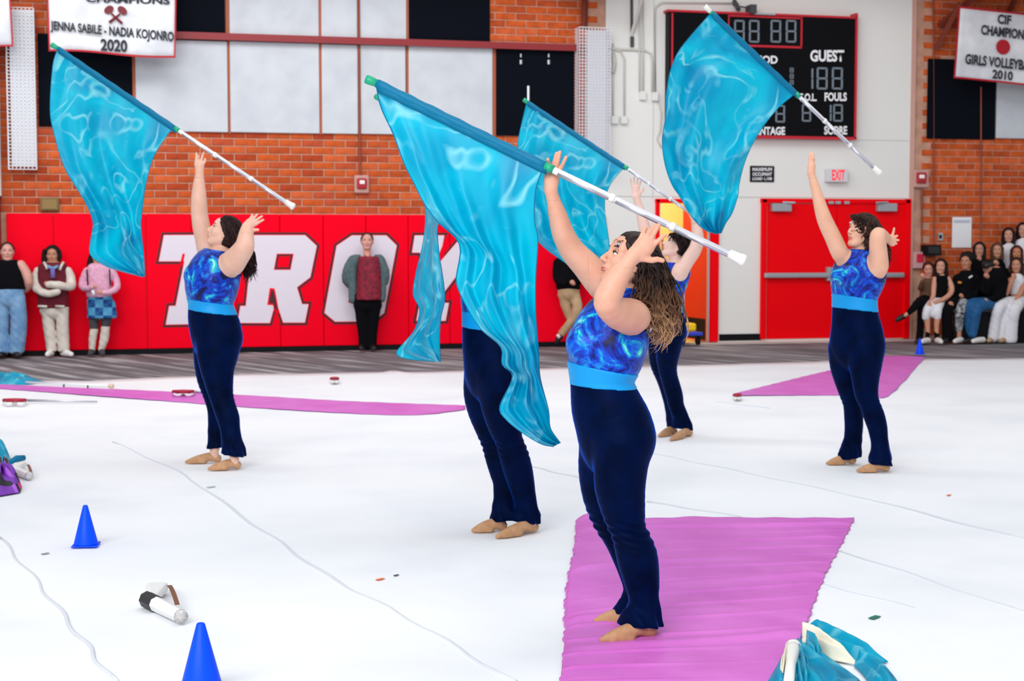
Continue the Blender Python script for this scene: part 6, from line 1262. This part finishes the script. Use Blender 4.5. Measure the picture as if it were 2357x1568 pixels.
def capx(F, R, H):
    mb = MB(); ellmesh(mb, hp(H, -.005, 0, .055), H[1], np.array([.115, .092, .07]) * H[2], 18); o = mb.build('cap', m_blacks, smooth=True); o.parent = R
    mb = MB(); mb.prism([hp(H, .08, -.06, .045), hp(H, .16, -.04, .03), hp(H, .16, .04, .03), hp(H, .08, .06, .045)], [hp(H, .08, -.06, .052), hp(H, .16, -.04, .037), hp(H, .16, .04, .037), hp(H, .08, .06, .052)]); o = mb.build('cap_brim', m_blacks); o.parent = R
bystander('n', 'man in black cap and blue jeans resting his face on his hand in the audience', (2250, 792), dS(2250, .95), (206, 146, 122),
 [('sweater', m_blackcloth, [([(2292, 622, 13), (2290, 640, 22), (2288, 665, 22), (2288, 692, 21)], 1.25), [(2274, 640, 10), (2262, 662, 9, -.12), (2272, 672, 8, -.2), (2276, 650, 7, -.26)], [(2310, 650, 11), (2300, 680, 10, -.14), (2278, 690, 8, -.22)]], (616, 698)), ('jeans', m_jeans, [[(2298, 700, 15), (2270, 700, 15, -.2), (2250, 708, 14, -.34), (2244, 732, 12, -.34), (2238, 768, 11, -.32)], [(2280, 698, 14), (2246, 698, 13, -.2), (2228, 706, 12, -.3), (2226, 730, 10, -.28), (2230, 760, 9, -.26)]])],
 hands=[(2270, 634, 6, -.3), (2268, 692, 5.5, -.28)], head=(2274, 616, .95), face=(60, -16, 6), hair=(m_hblack, [], .012, (.05, -.03)), shoes=[((2250, 772), (2222, 782), m_blacks), ((2262, 780), (2240, 786), m_whites)], extra=capx, **K)
bystander('o', 'girl in white crop top and long white skirt at the right end', (2320, 792), dS(2320, .95), (214, 152, 122),
 [('top', m_whitec, [([(2342, 634, 8), (2342, 648, 14), (2340, 672, 13)], 1.3)], (630, 678)), ('skirt', m_whitec, [[(2342, 690, 15), (2318, 698, 14, -.2), (2300, 708, 13, -.34), (2292, 735, 12, -.34), (2286, 776, 13, -.32)], [(2350, 692, 15), (2346, 698, 14, -.2), (2336, 712, 14, -.36), (2330, 740, 13, -.34), (2326, 780, 15, -.32)], [(2318, 706, 13, -.25), (2310, 740, 12, -.3), (2304, 778, 12, -.3)]], (682, 786))],
 limbs=[([(2342, 672, 13), (2342, 690, 13)], 1.2), [(2326, 644, 6), (2318, 664, 6, -.08), (2316, 676, 6, -.12), (2326, 655, 5, -.2), (2332, 640, 4.5, -.22)], [(2358, 644, 6.5), (2352, 668, 6, -.12), (2340, 690, 5, -.26), (2334, 704, 4.5, -.36)]], hands=[(2333, 634, 5.5, -.22)],
 head=(2339, 611, .92), face=(70, -2, 0), hair=(m_hdark, longhair(2340, 611, 40, 9, 5), .02, (.05, -.09)), shoes=[((2290, 780), (2276, 788), m_khaki), ((2316, 784), (2304, 790), m_khaki)], **K)
def backrow(label, x, y, off, skin, hm, topm, z, hand=None, face=(74, 0, 0), ln=30, yb=None):
    bystander('r', label, (x, 786), dS(x, off), skin, [('top', topm, [([(x, y + 22, 8), (x, y + 34, 14), (x, y + 60, 15), (x, y + 82, 14)], 1.35)], (y + 18, y + 90)), ('trousers', m_blackcloth, [[(x - 4, y + 86, 12), (x - 8, y + 90, 11, -.2), (x - 9, y + 100, 9, -.3), (x - 9, y + 125, 8, -.3)], [(x + 6, y + 86, 12), (x + 6, y + 90, 11, -.2), (x + 6, y + 100, 9, -.3), (x + 6, y + 125, 8, -.3)]])],
      limbs=[], hands=[hand] if hand else [], head=(x, y, .9), face=face, hair=(hm, longhair(x, y, ln), .022, (.05, -.09)), **K)
backrow('dark-haired girl with chin on hand behind the young man in the black shirt', 2254, 575, .5, (206, 150, 124), m_hblack, m_blackcloth, 0, hand=(2253, 594, 5, -.2))
backrow('brown-haired girl behind the man in the black cap', 2295, 577, .5, (214, 156, 128), m_hbrown, m_blackcloth, 0, hand=(2292, 604, 6, -.2), ln=26)
backrow('auburn-haired girl just above the girl in the white crop top', 2340, 583, .5, (208, 140, 104), m_hred, m_brownb, 0, ln=28)
backrow('girl with long black hair and white top, upper row by the brick wall', 2321, 542, .22, (222, 164, 142), m_hblack, m_whitec, 0, ln=26)
backrow('girl in white top cut off by the right edge in the top row', 2354, 530, .22, (218, 160, 138), m_hblack, m_whitec, 0, ln=26)
